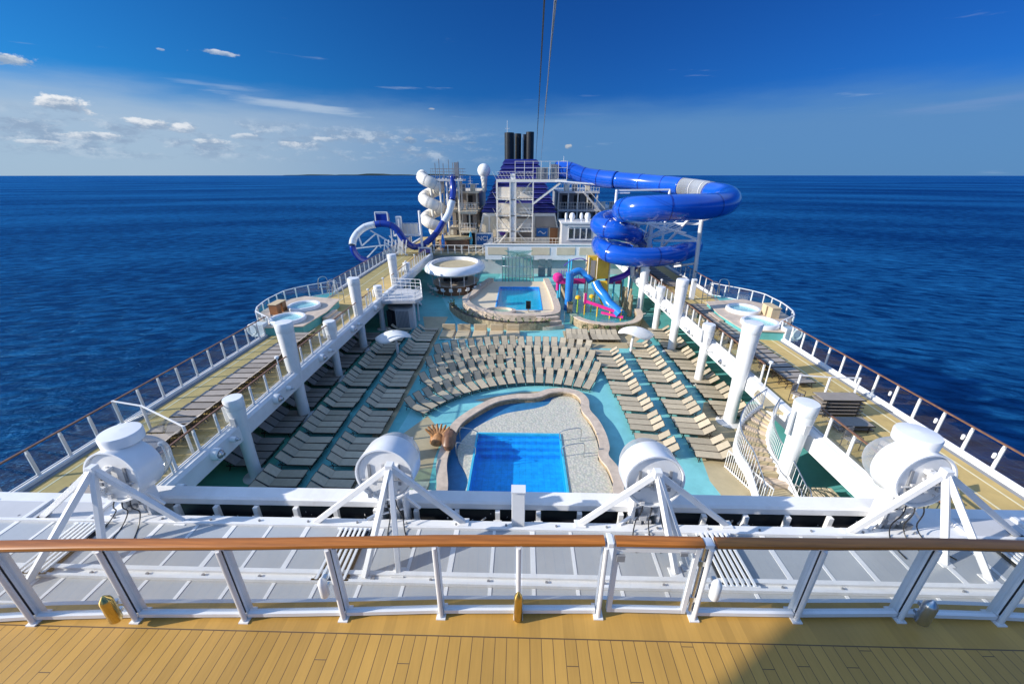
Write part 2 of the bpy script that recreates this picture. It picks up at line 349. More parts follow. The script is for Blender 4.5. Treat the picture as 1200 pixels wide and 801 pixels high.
def smooth_path(P,k=6,closed=False):
    P=[Vector(p) for p in P]; n=len(P); out=[]
    for i in range(n if closed else n-1):
        p0=P[(i-1)%n] if closed or i>0 else P[0]; p1=P[i]; p2=P[(i+1)%n]; p3=P[(i+2)%n] if closed or i+2<n else P[-1]
        for j in range(k):
            t=j/k; out.append(.5*((2*p1)+(p2-p0)*t+(2*p0-5*p1+4*p2-p3)*t*t+(3*p1-p0-3*p2+p3)*t**3))
    if not closed: out.append(P[-1])
    return out
def arc(cx,cy,r,a0,a1,n):
    return [(cx+r*math.sin(R(a0+(a1-a0)*i/n)),cy+r*math.cos(R(a0+(a1-a0)*i/n))) for i in range(n+1)]

def cut(o,bb):
    '''subtract an axis-aligned box from a mesh object'''
    c=MB().bx(*bb).build('cutter','white'); w=o.matrix_world
    bpy.context.view_layer.update()
    md=o.modifiers.new('cut','BOOLEAN'); md.object=c; md.operation='DIFFERENCE'; md.solver='EXACT'
    me=bpy.data.meshes.new_from_object(o.evaluated_get(bpy.context.evaluated_depsgraph_get()))
    o.modifiers.clear(); o.data=me; bpy.data.objects.remove(c)
# ------------------------------------------------------------------ SETTING
TR=12.62                                  # inner edge of the side decks
def disc(name,r,z,m,rings=(0,200,600,2000,6000,26000)):
    b=MB(); n=64; v=[(0,0,z)]; f=[]
    for rr in rings[1:]:
        for i in range(n): v.append((rr*math.cos(2*PI*i/n),rr*math.sin(2*PI*i/n),z))
    for i in range(n): f.append((0,1+i,1+(i+1)%n))
    for k in range(len(rings)-2):
        for i in range(n): f.append((1+k*n+i,1+(k+1)*n+i,1+(k+1)*n+(i+1)%n,1+k*n+(i+1)%n))
    b.add(v,f); return b.build(name,m,fix=False)
struct(disc('sea',26000,-38,'sea'))
# low land on the horizon
b=MB(); pr=[]
for i in range(41):
    t=i/40; h=52*math.sin(PI*t)**.5*(.55+.25*math.sin(t*19)+.2*math.sin(t*47+1))
    pr.append((-10800+9800*t,-38+max(h,0)*1.7))
for i in range(40):
    (x0,h0),(x1,h1)=pr[i],pr[i+1]
    b.add([(x0,19000,-39),(x1,19000,-39),(x1,19000,h0*0+h1),(x0,19000,h0),(x0,20500,-39),(x1,20500,-39),(x1,20500,h1),(x0,20500,h0)],[(0,1,2,3),(7,6,5,4),(3,2,6,7)])
struct(b.build('land','island'))

# hull below the decks
def hull_poly(w,y0,y1): return [(-w,y0),(w,y0),(w,y1-14),(w*.75,y1),(-w*.75,y1),(-w,y1-14)]
struct(MB().prism(hull_poly(18.2,-45,104),-39,-1.4).build('hull','white2'))
# pool deck floor
fl=MB().bx(-17.9,17.9,-10,96,-.25,0)
POOLDECK=struct(fl.build('pool_deck','teal'))
def sheet(name,poly,m,z=.004,z0=None): 
    o=MB().prism(poly,z-.003 if z0 is None else z0,z).build(name,m); return struct(o)
AQUA=sheet('aqua_path',[(-7.5,12),(-6.9,19.5),(-6.6,24),(-6.9,30),(-6.3,36.5),(-9.4,45.5),(-3.6,50),(-3,58),(13.6,58),(13.6,38.5),(9.6,36.5),(8.4,33.2),(11.9,31),(11.9,12)],'aqua',.005)
sheet('sand_path',[(-8.3,12),(-7.55,12),(-7.45,30),(-7.5,38.6),(-10.1,38.6),(-8.2,32)],'sand',.009)
sheet('sand_path',[(9.5,12),(9.1,15.2),(9.6,18),(11.8,22.4),(12.5,22.4),(12.5,12)],'sand',.009)
sheet('sand_path',[(3.9,30.9),(9,30.9),(12.4,35.5),(12.4,39.6),(9.8,36.4),(7.6,34.6),(3.9,34.9)],'sand',.009)
sheet('sand_path',[(-6.4,12),(-4.1,12),(-4.4,16.5),(-4.3,18.6),(-5.6,20.4),(-6.6,18.6)],'sand',.009)
sheet('sand_path',[(-3,22.3),(0,23.4),(2.4,23.7),(1.6,23.0),(0,22.6),(-1.5,22.0)],'sand',.009)
sheet('green_strip',[(-17.8,10),(-12.35,10),(-12.35,38),(-17.8,38)],'green',.006)
# side walls of the pool deck (below the walkways)
for sx,nm in ((-1,'white2'),(1,'white2')):
    struct(MB().bx(sx*17.3,sx*17.6,8,60,0.0,2.66).build('side_wall',nm))
    # walkway slab
    b=MB()
    b.bx(sx*13.05,sx*17.95,7.2,74,2.66,3.0)
    struct(b.build('side_deck','turf'))
    # kerb & gutter outside
    struct(MB().bx(sx*17.62,sx*17.82,7.42,72,3.0,3.012).build('gutter_strip','grey'))
    struct(MB().bx(sx*17.82,sx*18.12,7.42,26.3 ,2.5,3.13).build('kerb','white'))
    struct(MB().bx(sx*17.82,sx*18.12,36.9,72 ,2.5,3.13).build('kerb','white'))
    for x in (17.25,16.35):
        struct(MB().bx(sx*(x-.035),sx*(x+.035),7.5,26 if x>17 else 70,3.001,3.006).build('track_line','line'))
    # edge beam over the pool deck with a sloped top
    b=MB(); x0,x1=TR,13.05
    pr=[(x0,2.3),(x1,2.3),(x1,3.16),(x0+.12,3.16),(x0,3.05)]
    y0,y1=7.9,57
    v=[(sx*x,y0,z) for x,z in pr]+[(sx*x,y1,z) for x,z in pr]; n=5
    b.add(v,[tuple(range(n)),tuple(reversed(range(n,2*n)))]+[(i,n+i,n+(i+1)%n,(i+1)%n) for i in range(n)])
    struct(b.build('deck_edge_beam','white',bevel=.02))
# bump-outs that carry the hot tubs
BUMP=[(17.9,26.2),(20.2,28.0),(20.9,30.6),(20.9,33.8),(19.8,35.3),(17.9,37)]
for sx in (-1,1):
    struct(MB().prism([(sx*x,y) for x,y in BUMP],2.3,2.997).build('hot_tub_terrace','teal'))

# ---- foreground upper deck
RAILP=[(-7.6,2.50),(-6.25,2.58),(-5.15,2.67),(-4.08,2.72),(-2.92,2.75),(-1.87,2.79),(-.83,2.84),(0.0,2.86),(.86,2.88),(1.88,2.88),(2.97,2.89),(4.08,2.92),(5.11,2.91),(6.2,2.88),(7.5,2.80)]
def railpt(x,off=0):
    for (a,ya),(c,yc) in zip(RAILP,RAILP[1:]):
        if a<=x<=c: return ya+(yc-ya)*(x-a)/(c-a)+off
    return RAILP[0][1]+off if x<a else RAILP[-1][1]+off
ZA=9.1
xs=[-14,-9]+[p[0] for p in RAILP]+[9,14]
edge=[(x,railpt(x,.15)) for x in xs]
struct(MB().prism([(-14,-9),(14,-9)]+edge[::-1],ZA-.28,ZA).build('wood_deck','planks'))
b=MB(); b.strip([(x,y+.002) for x,y in edge],[(x,y+.05) for x,y in edge],ZA-.3,ZA-.01)
struct(b.build('deck_edge_trim','white'))
struct(MB().bx(-14,14,1.0,2.6,6.02,ZA-.281).build('deckhouse_front','white'))

# ---- white roof with skylight panes one level down
ZR=6.0
b=MB(); b.bx(-19.5,19.5,-9,6.98,ZR-.5,ZR)
struct(b.build('roof','white'))
b=MB(); b.bx(-19.5,-8.9,6.98,7.62,ZR-.5,ZR-.002); b.bx(8.9,19.5,6.98,7.62,ZR-.5,ZR-.002)
struct(b.build('roof_edge','white'))
# panes between white glazing bars
b=MB(); b.bx(-12.6,12.6,5.62,6.70,ZR+.004,ZR+.012)
sky=thing('skylight','long pale skylight of grey panes in white glazing bars behind the railing','skylight',(0,6,ZR))
b.build('pane','pane',sky)
b=MB(); b.bx(-12.6,12.6,4.3,5.34,ZR+.004,ZR+.012); b.build('pane','pane',sky)
b=MB()
x=-12.6; i=0
while x<12.7:
    w=.045 if i%2 else .028
    b.bx(x-w*1.2,x+w*1.2,5.625,6.695,ZR+.006,ZR+.022); x+=.86; i+=1
x=-12.6; i=0
while x<12.7:
    b.bx(x-.035,x+.035,4.305,5.335,ZR+.006,ZR+.022); x+=.86
b.bx(-12.8,12.8,6.70,6.76,ZR+.001,ZR+.07); b.bx(-12.8,12.8,5.53,5.62,ZR+.001,ZR+.06); b.bx(-12.8,12.8,5.345,5.40,ZR+.001,ZR+.09); b.bx(-12.8,12.8,4.80,4.84,ZR+.013,ZR+.05)
b.build('glazing_grille','white',sky)
b=MB()
for k in range(22):
    xx=-12.2+k*1.16; b.cyl((xx,5.47,ZR),(xx,5.47,ZR+.035),.03,n=8); b.cyl((xx+.3,6.86,ZR),(xx+.3,6.86,ZR+.035),.025,n=8)
b.build('drain_cap','grey',sky)
# side roof panels
for sx in (-1,1):
    t=thing('roof_hatch',f"pale roof panel row on the {'left' if sx<0 else 'right'} end of the white roof",'roof panel',(sx*11.5,7.1,ZR))
    for k in range(3):
        xa=10.2+k*1.55; MB().bx(sx*xa,sx*(xa+1.3),6.78,7.3,ZR+.004,ZR+.03).build('panel','grey_white',t)
    for k in range(4):
        xa=10.1+k*1.55; MB().bx(sx*(xa-.05),sx*(xa+.05),6.76,7.36,ZR+.004,ZR+.07).build('frame_bar','white',t)

# ---- trough with machinery and front beam
struct(MB().bx(-8.9,8.9,6.99,7.7,5.0,5.2).build('trough_floor','black'))
struct(MB().bx(-8.9,8.9,7.62,7.69,5.2,5.88).build('trough_wall','dark'))
bm_=thing('front_beam','long white coaming beam above the dark trough facing the pool deck','beam',(0,7.35,6.1))
b=MB(); v=[]
for x in (-9.1,9.1):
    for y,z in ((7.31,6.03),(7.31,6.19),(7.36,6.23),(7.62,6.30),(7.70,6.22),(7.70,5.9),(7.62,5.9),(7.4,6.0)): v.append((x,y,z))
n=8; b.add(v,[tuple(range(n)),tuple(reversed(range(n,2*n)))]+[(i,n+i,n+(i+1)%n,(i+1)%n) for i in range(n)])
b.build('coaming','white',bm_)
k=0; x=-8.4
while x<8.6:
    b=MB(); b.bx(x-.055,x+.055,7.20,7.30,5.2,6.03); b.bx(x-.10,x+.10,7.17,7.199,5.6,5.8); b.build('bracket','white',bm_); x+=.985
b=MB()
for k in range(150):
    x=random.uniform(-8.6,8.6); y=random.uniform(7.05,7.55); z=random.uniform(5.22,5.75)
    s=random.uniform(.01,.035)
    b.box((x,y,z),(s*random.choice([1,1,5]),s,s),rz=random.uniform(0,3))
b.cyl((-8.7,7.3,5.35),(8.7,7.3,5.35),.05,n=8)
tag(b.build('pipe_run','grey_white'),'clutter of small pipes and valves in the dark trough under the white beam','pipes')
# centre post
t=thing('roof_post','square white post standing upright in the middle of the front beam','post',(-.02,6.92,ZR))
b=MB(); b.bx(-.17,.13,6.84,7.0,ZR,ZR+1.02); b.build('box','white',t,bevel=.012)
b=MB(); b.bx(-.18,.14,6.80,7.04,ZR+1.02,ZR+1.05); b.build('cap','white',t)

# ------------------------------------------------------------------ foreground railing
rail=thing('deck_railing','white glass railing with varnished wooden handrail along the edge of the wooden deck','railing',(0,2.85,ZA))
HT=ZA+1.08
def seg_pts(x0,x1,off=0,n=6): return [(x0+(x1-x0)*i/n,railpt(x0+(x1-x0)*i/n,off)) for i in range(n+1)]
def handrail(x0,x1,parent=rail):
    b=MB(); pts=seg_pts(x0,x1,0,10); prof=[]
    for i in range(14):
        a=2*PI*i/14; prof.append((.058*math.copysign(abs(math.cos(a))**.7,math.cos(a)),.03*math.copysign(abs(math.sin(a))**.7,math.sin(a))))
    v=[(x,y+p,HT+q) for x,y in pts for p,q in prof]; n=14; f=[]
    for k in range(len(pts)-1):
        for i in range(n): f.append((k*n+i,k*n+(i+1)%n,(k+1)*n+(i+1)%n,(k+1)*n+i))
    f+=[tuple(range(n)),tuple(range(len(v)-n,len(v)))]
    b.add(v,f); return b.build('handrail','wood_rail',parent,smooth=True)
handrail(-7.6,.84); handrail(1.93,7.5)
def post(x,y,parent=rail,m='white',top=None):
    b=MB(); b.cyl((x,y-.045,ZA),(x,y-.045,HT-.045),.024,n=12); b.bx(x-.014,x+.014,y-.012,y+.085,ZA+.02,HT-.06); b.bx(x-.05,x+.05,y-.08,y+.10,ZA,ZA+.015); b.bx(x-.02,x+.02,y-.05,y+.02,HT-.06,HT-.03)
    p=b.build('post',m,parent,smooth=True,ang=30)
    g=MB(); g.bx(x-.019,x+.019,y-.024,y-.013,ZA+.1,HT-.08); g.build('gasket','rubber',p)
    return p
for x,y in RAILP:
    post(x,y)
for (xa,ya),(xb,yb) in zip(RAILP,RAILP[1:]):
    if abs(xa-.86)<.01: continue
    b=MB(); b.strip([(xa+.04,ya-.008),(xb-.04,yb-.008)],[(xa+.04,ya+.004),(xb-.04,yb+.004)],ZA+.1,HT-.07); b.build('glass_panel','glass',rail)
    b=MB(); b.strip([(xa+.032,ya-.03),(xb-.032,yb-.03)],[(xa+.032,ya+.03),(xb-.032,yb+.03)],ZA+.035,ZA+.085); b.build('bottom_rail','white',rail)
    b=MB(); b.strip([(xa+.032,ya-.012),(xb-.032,yb-.012)],[(xa+.032,ya+.012),(xb-.032,yb+.012)],HT-.075,HT-.055); b.build('top_channel','grey',rail)
gate=thing('railing_gate','white framed glass gate in the railing with its own piece of wooden handrail','gate',(1.37,2.88,ZA))
b=MB(); x0,x1=.95,1.79
b.bx(x0,x0+.05,2.85,2.90,ZA+.06,HT-.05); b.bx(x1-.05,x1,2.85,2.90,ZA+.06,HT-.05); b.bx(x0+.05,x1-.05,2.851,2.899,ZA+.06,ZA+.12); b.bx(x0+.05,x1-.05,2.851,2.899,HT-.12,HT-.05)
b.build('gate_frame','white',gate,bevel=.004)
b=MB(); b.bx(x0+.05,x1-.05,2.872,2.88,ZA+.12,HT-.12); b.build('glass_panel','glass',gate)
handrail(.95,1.80,gate)
b=MB(); b.bx(x0+.02,x0+.10,2.82,2.85,HT-.22,HT-.14); b.bx(x1-.2,x1-.13,2.83,2.85,HT-.14,HT-.1); b.build('latch','grey',gate)
b=MB(); b.cyl((1.835,2.87,ZA+.1),(1.835,2.87,HT+.01),.018,n=10); b.bx(1.80,1.86,2.85,2.89,ZA+.25,ZA+.32); b.bx(1.80,1.86,2.85,2.89,HT-.3,HT-.23); b.build('hinge','steel',gate)
MB().bx(.865,.93,2.82,2.94,HT-.035,HT+.03).build('rail_end_cap','gloss_white',rail,bevel=.01); MB().bx(1.81,1.90,2.83,2.93,HT-.035,HT+.02).build('rail_end_cap','gloss_white',rail,bevel=.01)
# cylinder lamps on posts
def rail_lamp(loc,tilt,m,label,r=.055,h=.36,z=.12):
    x,y=loc; t=thing('rail_lamp',label,'lamp',(x,y,ZA+z),'cylinder lamps fixed on the railing posts')
    b=MB(); b.lathe([(r*.6,0),(r,.03),(r,h-.06),(r*.85,h-.03),(r*.2,h+.02),(0.001,h+.02)],(x,y,ZA+z),n=20); b.build('housing',m,t,smooth=True)
    MB().bx(x-.02,x+.02,y,y+.09,ZA+z+.06,ZA+z+.10).build('bracket','steel',t); MB().bx(x-.02,x+.02,y,y+.09,ZA+z+.18,ZA+z+.22).build('bracket','steel',t)
    return t
rail_lamp((-4.17,2.60),0,'brass','brass cylinder lamp fixed low on the second railing post from the left')
rail_lamp((0,2.78),0,'brass','brass cylinder lamp on the middle railing post',.045,.42,.0)
rail_lamp((-1.99,2.73),0,'gloss_white','short white cylinder lamp high on a railing post left of the middle',.045,.26,.38)
rail_lamp((2.0,2.80),0,'gloss_white','short white cylinder lamp on the post beside the gate',.05,.27,.38)
rail_lamp((4.20,2.80),0,'steel','grey steel cylinder lamp on a shaded railing post on the right',.06,.33,.08)

# ------------------------------------------------------------------ tripod floodlight pods
def pod(X,Y,Z,axis,feet,label,cap=False,wide=1.0):
    t=thing('floodlight_pod',label,'floodlight',(X,Y,ZR),'white drum floodlights on tripods')
    ap=Vector((X,Y,Z))
    for f in feet:
        b=MB(); b.bar((f[0],f[1],ZR+.02),ap,.10,.12); b.box((f[0],f[1],ZR+.015),(.26,.22,.03)); b.build('leg','white',t,bevel=.006)
    b=MB(); b.box(ap,(.16,.16,.16)); b.bx(X-.09,X+.09,Y+.05,Y+.35,Z-.25,Z-.16); b.build('apex_block','white',t,bevel=.01)
    ax=Vector(axis).normalized(); q=ax.to_track_quat('Z','Y').to_matrix()
    c=ap+Vector((.02 if X<-5 else (-.02 if X>5 else (-.25 if X<0 else .08)),.27,-.44)); r=.62*wide
    b=MB(); b.lathe([(.02,-.0),(r*.93,0),(r*.97,.03),(r*.97,.05)],c,n=40,mat3=q); b.build('front_plate','white',t,smooth=True,ang=30)
    b=MB(); b.lathe([(.001,.03),(r*.95,.03),(r*.98,-.05),(r*1.04,-.05),(r*1.04,.55),(r*.98,.61),(r*.62,.65)],c,n=48,mat3=q); b.build('drum','gloss_white',t,smooth=True,ang=35)
    b=MB(); pr=[]
    for k in range(9):
        a=PI/2*k/8; pr.append((r*.98*math.cos(a),.58+r*1.05*math.sin(a)))
    pr[-1]=(.002,pr[-1][1]); b.lathe(pr,c,n=36,mat3=q); b.build('dome','dome',t,smooth=True,ang=80)
    # lamp core inside the dome
    b=MB(); b.lathe([(.02,.66),(.26,.66),(.3,.8),(.2,.9),(.02,.9)],c,n=20,mat3=q); b.build('lamp_core','grey_white',t,smooth=True)
    b=MB()
    for s in (-.33,.33):
        p=c+q@Vector((s,0,-.02)); 
        M4=q; b.box(p*1.0,(.06,.5,.025),M4=q)
    b.build('slot','grey',t)
    b=MB(); b.box(c+q@Vector((0,-.12,-.05)),(1.0,.03,.03),M4=q); b.box(c+q@Vector((.0,.05,-.06)),(.05,.5,.04),M4=q)
    for k in range(9): b.box(c+q@Vector((random.uniform(-.35,.35),random.uniform(-.55,.1),-.06)),(random.uniform(.03,.1),random.uniform(.03,.1),.05),M4=q)
    b.build('cable_clip','grey_white',t)
    # yoke & pedestal down to the roof
    b=MB(); cx,cy=c.x,c.y+.25
    b.bx(cx-.3,cx+.3,cy-.1,cy+.2,Z-1.0,Z-.62); b.bx(cx-.32,cx-.26,cy-.12,cy+.22,ZR-.4,Z-.6); b.bx(cx+.26,cx+.32,cy-.12,cy+.22,ZR-.4,Z-.6); b.bx(cx-.12,cx+.12,cy-.05,cy+.2,ZR-.4,Z-.9)
    for k in range(4): b.bar((cx-.3,cy-.11,ZR+.1+k*.35),(cx+.3,cy-.11,ZR+.3+k*.35),.035)
    b.bar((cx-.26,cy,ZR+.1),(cx-.6,cy-.2,ZR+.02),.06); b.bar((cx+.26,cy,ZR+.6),(cx+.62,cy,ZR+.2),.05)
    b.build('pedestal','white',t)
    for k in range(8):
        MB().box((cx+random.uniform(-.3,.3),cy-.16,ZR+random.uniform(.05,1.0)),(random.uniform(.05,.16),.06,random.uniform(.05,.14))).build('control_box','grey_white' if k%3 else 'grey',t)
    # cables from the housing down to the roof
    b=MB()
    for k in range(3):
        xo=(k-1)*.13; b.tube(smooth_path([(cx+xo,cy-.12,Z-.75),(cx+xo*1.6,cy-.35,Z-1.2),(cx+xo*2.2,cy-.3,ZR+.25),(cx+xo*3,cy-.55,ZR+.03),(cx+xo*4+.1,cy-.95,ZR+.03)],5),.013,6)
    b.build('cable','black',t,smooth=True)
    if cap:
        sx=1 if X<0 else -1
        p=c+q@Vector((0,0,.62)); b=MB(); b.lathe([(.28,.30),(.3,.42),(.40,.5),(.41,.70),(.39,.74),(.02,.78)],(p.x-sx*.05,p.y-.1,p.z+.17),n=32); b.build('top_cap','gloss_white',t,smooth=True)
    # ladder of bars lying on the roof behind the tripod
    return t
pod(-2.72,6.62,7.86,(.03,1,-.10),[(-4.74,6.85),(-1.30,6.92),(-3.10,5.50),(-2.45,5.62)],'white drum floodlight on a tripod, second from the left of the four')
pod(2.86,6.62,7.80,(-.02,1,-.10),[(1.42,6.94),(4.80,7.0),(3.20,5.75),(3.5,5.9)],'white drum floodlight on a tripod standing just right of the large pool',wide=1.0)
pod(-9.15,6.6,7.68,(.04,1,-.10),[(-9.75,5.2),(-7.87,6.78),(-9.0,6.0),(-11.3,6.85)],'white drum floodlight with a round cap on top, leftmost of the four tripods',cap=True)
pod(8.62,6.6,7.95,(-.04,1,-.10),[(7.5,6.85),(11.2,6.85),(9.44,5.75),(8.9,6.1)],'white drum floodlight with a round cap on top, rightmost of the four tripods',cap=True)
def grating(x,y,rz,label):
    t=thing('slatted_hatch',label,'hatch',(x,y,ZR),'slatted metal hatches on the roof')
    b=MB()
    for k in range(6):
        b.box((x+(k-2.5)*.11,y,ZR+.09),(.05,1.25,.04))
    b.box((x,y-.62,ZR+.06),(.75,.05,.06)); b.box((x,y+.62,ZR+.06),(.75,.05,.06)); b.build('slats','gloss_white',t)
    b=MB(); b.box((x,y,ZR+.03),(.68,1.2,.03)); b.build('pit','dark',t)
grating(-3.75,6.0,0,'slatted white hatch left of the second tripod'); grating(4.35,6.05,0,'slatted white hatch right of the third tripod')
grating(10.6,6.0,0,'slatted white hatch under the rightmost tripod'); grating(-9.9,6.0,0,'slatted white hatch under the leftmost tripod')

# ------------------------------------------------------------------ side deck railings
def side_rail(name,label,pts,spacing,h=1.12,hand='wood_brown',glassm='glass_smoke',z=3.13,tilt=0,pw=.09,group=None,side=1):
    """pts polyline (x,y)"""
    t=thing(name,label,'railing',(pts[0][0],pts[0][1],z),group)
    L=[0]
    for a,c in zip(pts,pts[1:]): L.append(L[-1]+math.dist(a,c))
    def P(s):
        for i in range(len(pts)-1):
            if s<=L[i+1]+1e-6:
                u=(s-L[i])/(L[i+1]-L[i]); return (pts[i][0]+(pts[i+1][0]-pts[i][0])*u,pts[i][1]+(pts[i+1][1]-pts[i][1])*u)
        return pts[-1]
    n=max(1,round(L[-1]/spacing)); PP=[P(L[-1]*i/n) for i in range(n+1)]
    for x,y in PP:
        b=MB(); b.bx(x-pw/2,x+pw/2,y-.03,y+.03,z,z+h-.04); b.bx(x-pw*.3,x+pw*.3,y-.055,y+.055,z,z+h-.15); b.build('post','white',t)
    b=MB()
    for a,c in zip(PP,PP[1:]): b.bar((a[0],a[1],z+h),(c[0],c[1],z+h),.075,.05)
    b.build('handrail',hand,t)
    b=MB()
    for a,c in zip(PP,PP[1:]):
        d=Vector((c[0]-a[0],c[1]-a[1],0)).normalized()*.06
        b.bar((a[0]+d.x,a[1]+d.y,z+h*.5),(c[0]-d.x,c[1]-d.y,z+h*.5),.012,h*.82)
    b.build('glass_panel',glassm,t)
    b=MB()
    for a,c in zip(PP,PP[1:]): b.bar((a[0],a[1],z+.05),(c[0],c[1],z+.05),.04,.05)
    b.build('bottom_rail','white',t)
    return t
for sx,S in ((-1,'left'),(1,'right')):
    side_rail('outer_railing',f'glass sea railing with white posts along the near part of the {S} walkway',[(sx*17.97,8.0),(sx*17.97,26.1)],1.16,1.15)
    bp=[(sx*x,y) for x,y in [(17.97,26.35),(20.1,28.05),(20.75,30.6),(20.75,33.7),(19.7,35.15),(17.97,36.9)]]
    side_rail('terrace_railing',f'glass railing round the {S} hot tub terrace that juts over the sea',bp,1.15,1.12,'white',z=3.0)
    side_rail('outer_railing',f'glass sea railing along the far part of the {S} walkway beyond the hot tubs',[(sx*17.97,37.1),(sx*17.97,66)],1.3,1.15)
    side_rail('inner_railing',f'railing with white posts on the beam between the {S} walkway and the pool deck',[(sx*13.0,8.2 if sx<0 else 8.2),(sx*13.0,15.6 if sx>0 else 33)],1.17,1.05,'wood_brown','glass',z=3.16)
    if sx>0: side_rail('inner_railing','railing with white posts beyond the curved staircase on the inner edge of the right walkway',[(13.0,19.4),(13.0,50)],1.17,1.05,'wood_brown','glass',z=3.16)
    else: side_rail('inner_railing','far railing on the inner edge of the left walkway beyond the white platform',[(-13.0,39),(-13.0,54)],1.17,1.05,'wood_brown','glass',z=3.16)
    # low glass wind screen across the walkway
    t=thing('wind_screen',f'low glass wind screen with three white posts across the {S} walkway','screen',(sx*14.5,17.7 if sx>0 else 14.4,3.0))
    pts=[(13.9,17.9),(15.2,17.7),(16.6,17.65)] if sx>0 else [(-17.9,14.7),(-16.3,14.35),(-13.3,12.9)]
    for x,y in pts:
        b=MB(); b.cyl((x,y,3.0),(x,y,4.35),.055,n=10); b.build('post','white',t)
    b=MB()
    for a,c in zip(pts,pts[1:]): b.bar((a[0],a[1],4.33),(c[0],c[1],4.33),.05)
    b.build('top_bar','white',t)
    b=MB()
    for a,c in zip(pts,pts[1:]): b.bar((a[0],a[1],3.7),(c[0],c[1],3.7),.012,1.1)
    b.build('glass_panel','glass',t)

# round ports and lamps along the edge beams
def port(sx,y,label,r=.26,big=True):
    t=thing('beam_lamp',label,'lamp',(sx*TR,y,2.75),'round lamps on the edge beams')
    b=MB(); q=Matrix.Rotation(-sx*PI/2,3,'Y')
    b.lathe([(r,-.02),(r,.2),(r*.85,.26),(r*.7,.26),(r*.66,.2)],(sx*TR,y,2.85),n=22,mat3=q); b.build('drum','gloss_white',t,smooth=True)
    b=MB(); b.lathe([(r*.62,.2),(r*.62,.3),(r*.3,.34),(r*.28,.42),(.02,.42)],(sx*TR,y,2.85),n=18,mat3=q); b.build('lens','steel',t,smooth=True)
ys=[13.1,17.5,22.5,27.5,32.5]
for sx,S in ((-1,'left'),(1,'right')):
    for i,y in enumerate(ys if sx<0 else ys[2:]+[37.5,42.5]):
        port(sx,y,f'{ordn(i+1)} large round lamp from the near end on the {S} edge beam')
    for i,y in enumerate([11.2,14.1,18.6,23.6,28.6] if sx<0 else [24.2,28.6,33.6,38.6]):
        port(sx,y,f'{ordn(i+1)} small round lamp from the near end on the {S} edge beam',.13)
# pillars
def pillar(x,y,top,r,label,base=0.0):
    t=thing('pillar',label,'pillar',(x,y,0),'tapered white pillars standing on the pool deck')
    b=MB(); h=top-.55; 
    b.lathe([(r*1.5,0),(r*1.5,.05),(r*.72,.09),(r*.70,1.5),(r*.78,3),(r,h),(r,h+.02)],(x,y,0),n=28); b.build('shaft','white',t,smooth=True,ang=50)
    b=MB(); b.lathe([(r*1.0,h+.021),(r*1.03,h+.04),(r*1.06,top-.06),(r*1.0,top),(.02,top+.02)],(x,y,0),n=28); b.build('cap','gloss_white',t,smooth=True,ang=50)
    if top<5:
        b=MB(); b.box((x,y-r*.97,top-1.1),(.22,.06,.45)); b.build('service_hatch','grey_white',t)
        b=MB(); b.cyl((x-r*1.15,y-.1,3.2),(x-r*1.15,y-.1,top-.35),.09,n=10); b.build('vent_pipe','white',t)
pl=[(-12.75,15.0,4.4,.38),(-12.95,20.1,6.1,.45),(-12.95,25,4.4,.37),(-13.05,30.1,6.1,.44),(-13.05,35,4.2,.36),(-13.1,40.1,6.1,.44),(-13.15,45,4.25,.36)]
for i,p in enumerate(pl): pillar(*p,f"{'tall' if p[2]>5 else 'short'} tapered white pillar, {ordn(i+1)} from the near end on the left side")
pr_=[(12.05,14.7,4.7,.45),(12.35,20.2,6.25,.47),(12.45,25,4.4,.38),(12.4,30.3,6.1,.44),(12.5,35,4.25,.4),(12.5,40.3,6.0,.45),(12.5,45,4.2,.38)]
for i,p in enumerate(pr_): pillar(*p,f"{'tall' if p[2]>5 else 'short'} tapered white pillar, {ordn(i+1)} from the near end on the right side")

# ------------------------------------------------------------------ sun loungers
def lounger_proto(label='x',m='sling',back=38,name='sun_lounger'):
    t=thing(name,label,'sun lounger',(0,0,0),'sun loungers')
    # along +Y : foot at y=-.95, head at +.95
    w=.25; zs=.33; hy=.30; a=R(back); L=.68
    b=MB(); b.bx(-w,w,-.95,hy,zs-.012,zs+.012); b.build('seat',m,t)
    b=MB(); y1=hy+L*math.cos(a); z1=zs+L*math.sin(a)
    b.add([(-w,hy+.01,zs-.012),(w,hy+.01,zs-.012),(w,y1,z1-.012),(-w,y1,z1-.012),(-w,hy+.01,zs+.014),(w,hy+.01,zs+.014),(w,y1,z1+.014),(-w,y1,z1+.014)],[(0,3,2,1),(4,5,6,7),(0,1,5,4),(1,2,6,5),(2,3,7,6),(3,0,4,7)])
    b.build('backrest',m,t)
    b=MB()
    for s in (-1,1):
        b.bar((s*(w+.012),-.96,zs-.02),(s*(w+.012),.75,zs-.02),.03,.04)
        b.bar((s*(w+.012),hy,zs),(s*(w+.012),y1,z1),.026,.03)
        b.bar((s*w,-.75,zs-.02),(s*w,-.82,0),.03); b.bar((s*w,.55,zs-.02),(s*w,.66,0),.03)
        b.bar((s*w,y1-.2,z1-.14),(s*w,.62,zs-.02),.02)
    b.bar((-w,-.95,zs-.02),(w,-.95,zs-.02),.03); b.bar((-w,.62,zs-.03),(w,.62,zs-.03),.03); b.bar((-w,y1,z1),(w,y1,z1),.026)
    b.bar((-w,-.80,.06),(w,-.80,.06),.025)
    b.build('frame','frame',t)
    return t
P_s=lounger_proto(m='sling'); P_g=lounger_proto(m='sling_grey'); P_p=lounger_proto(m='sling',back=22)
P_y=lounger_proto(m='sling_grey',back=30); P_u=lounger_proto(m='sling',back=52)
protos={'s':[P_s,0],'g':[P_g,0],'p':[P_p,0],'y':[P_y,0],'u':[P_u,0]}
NL=0
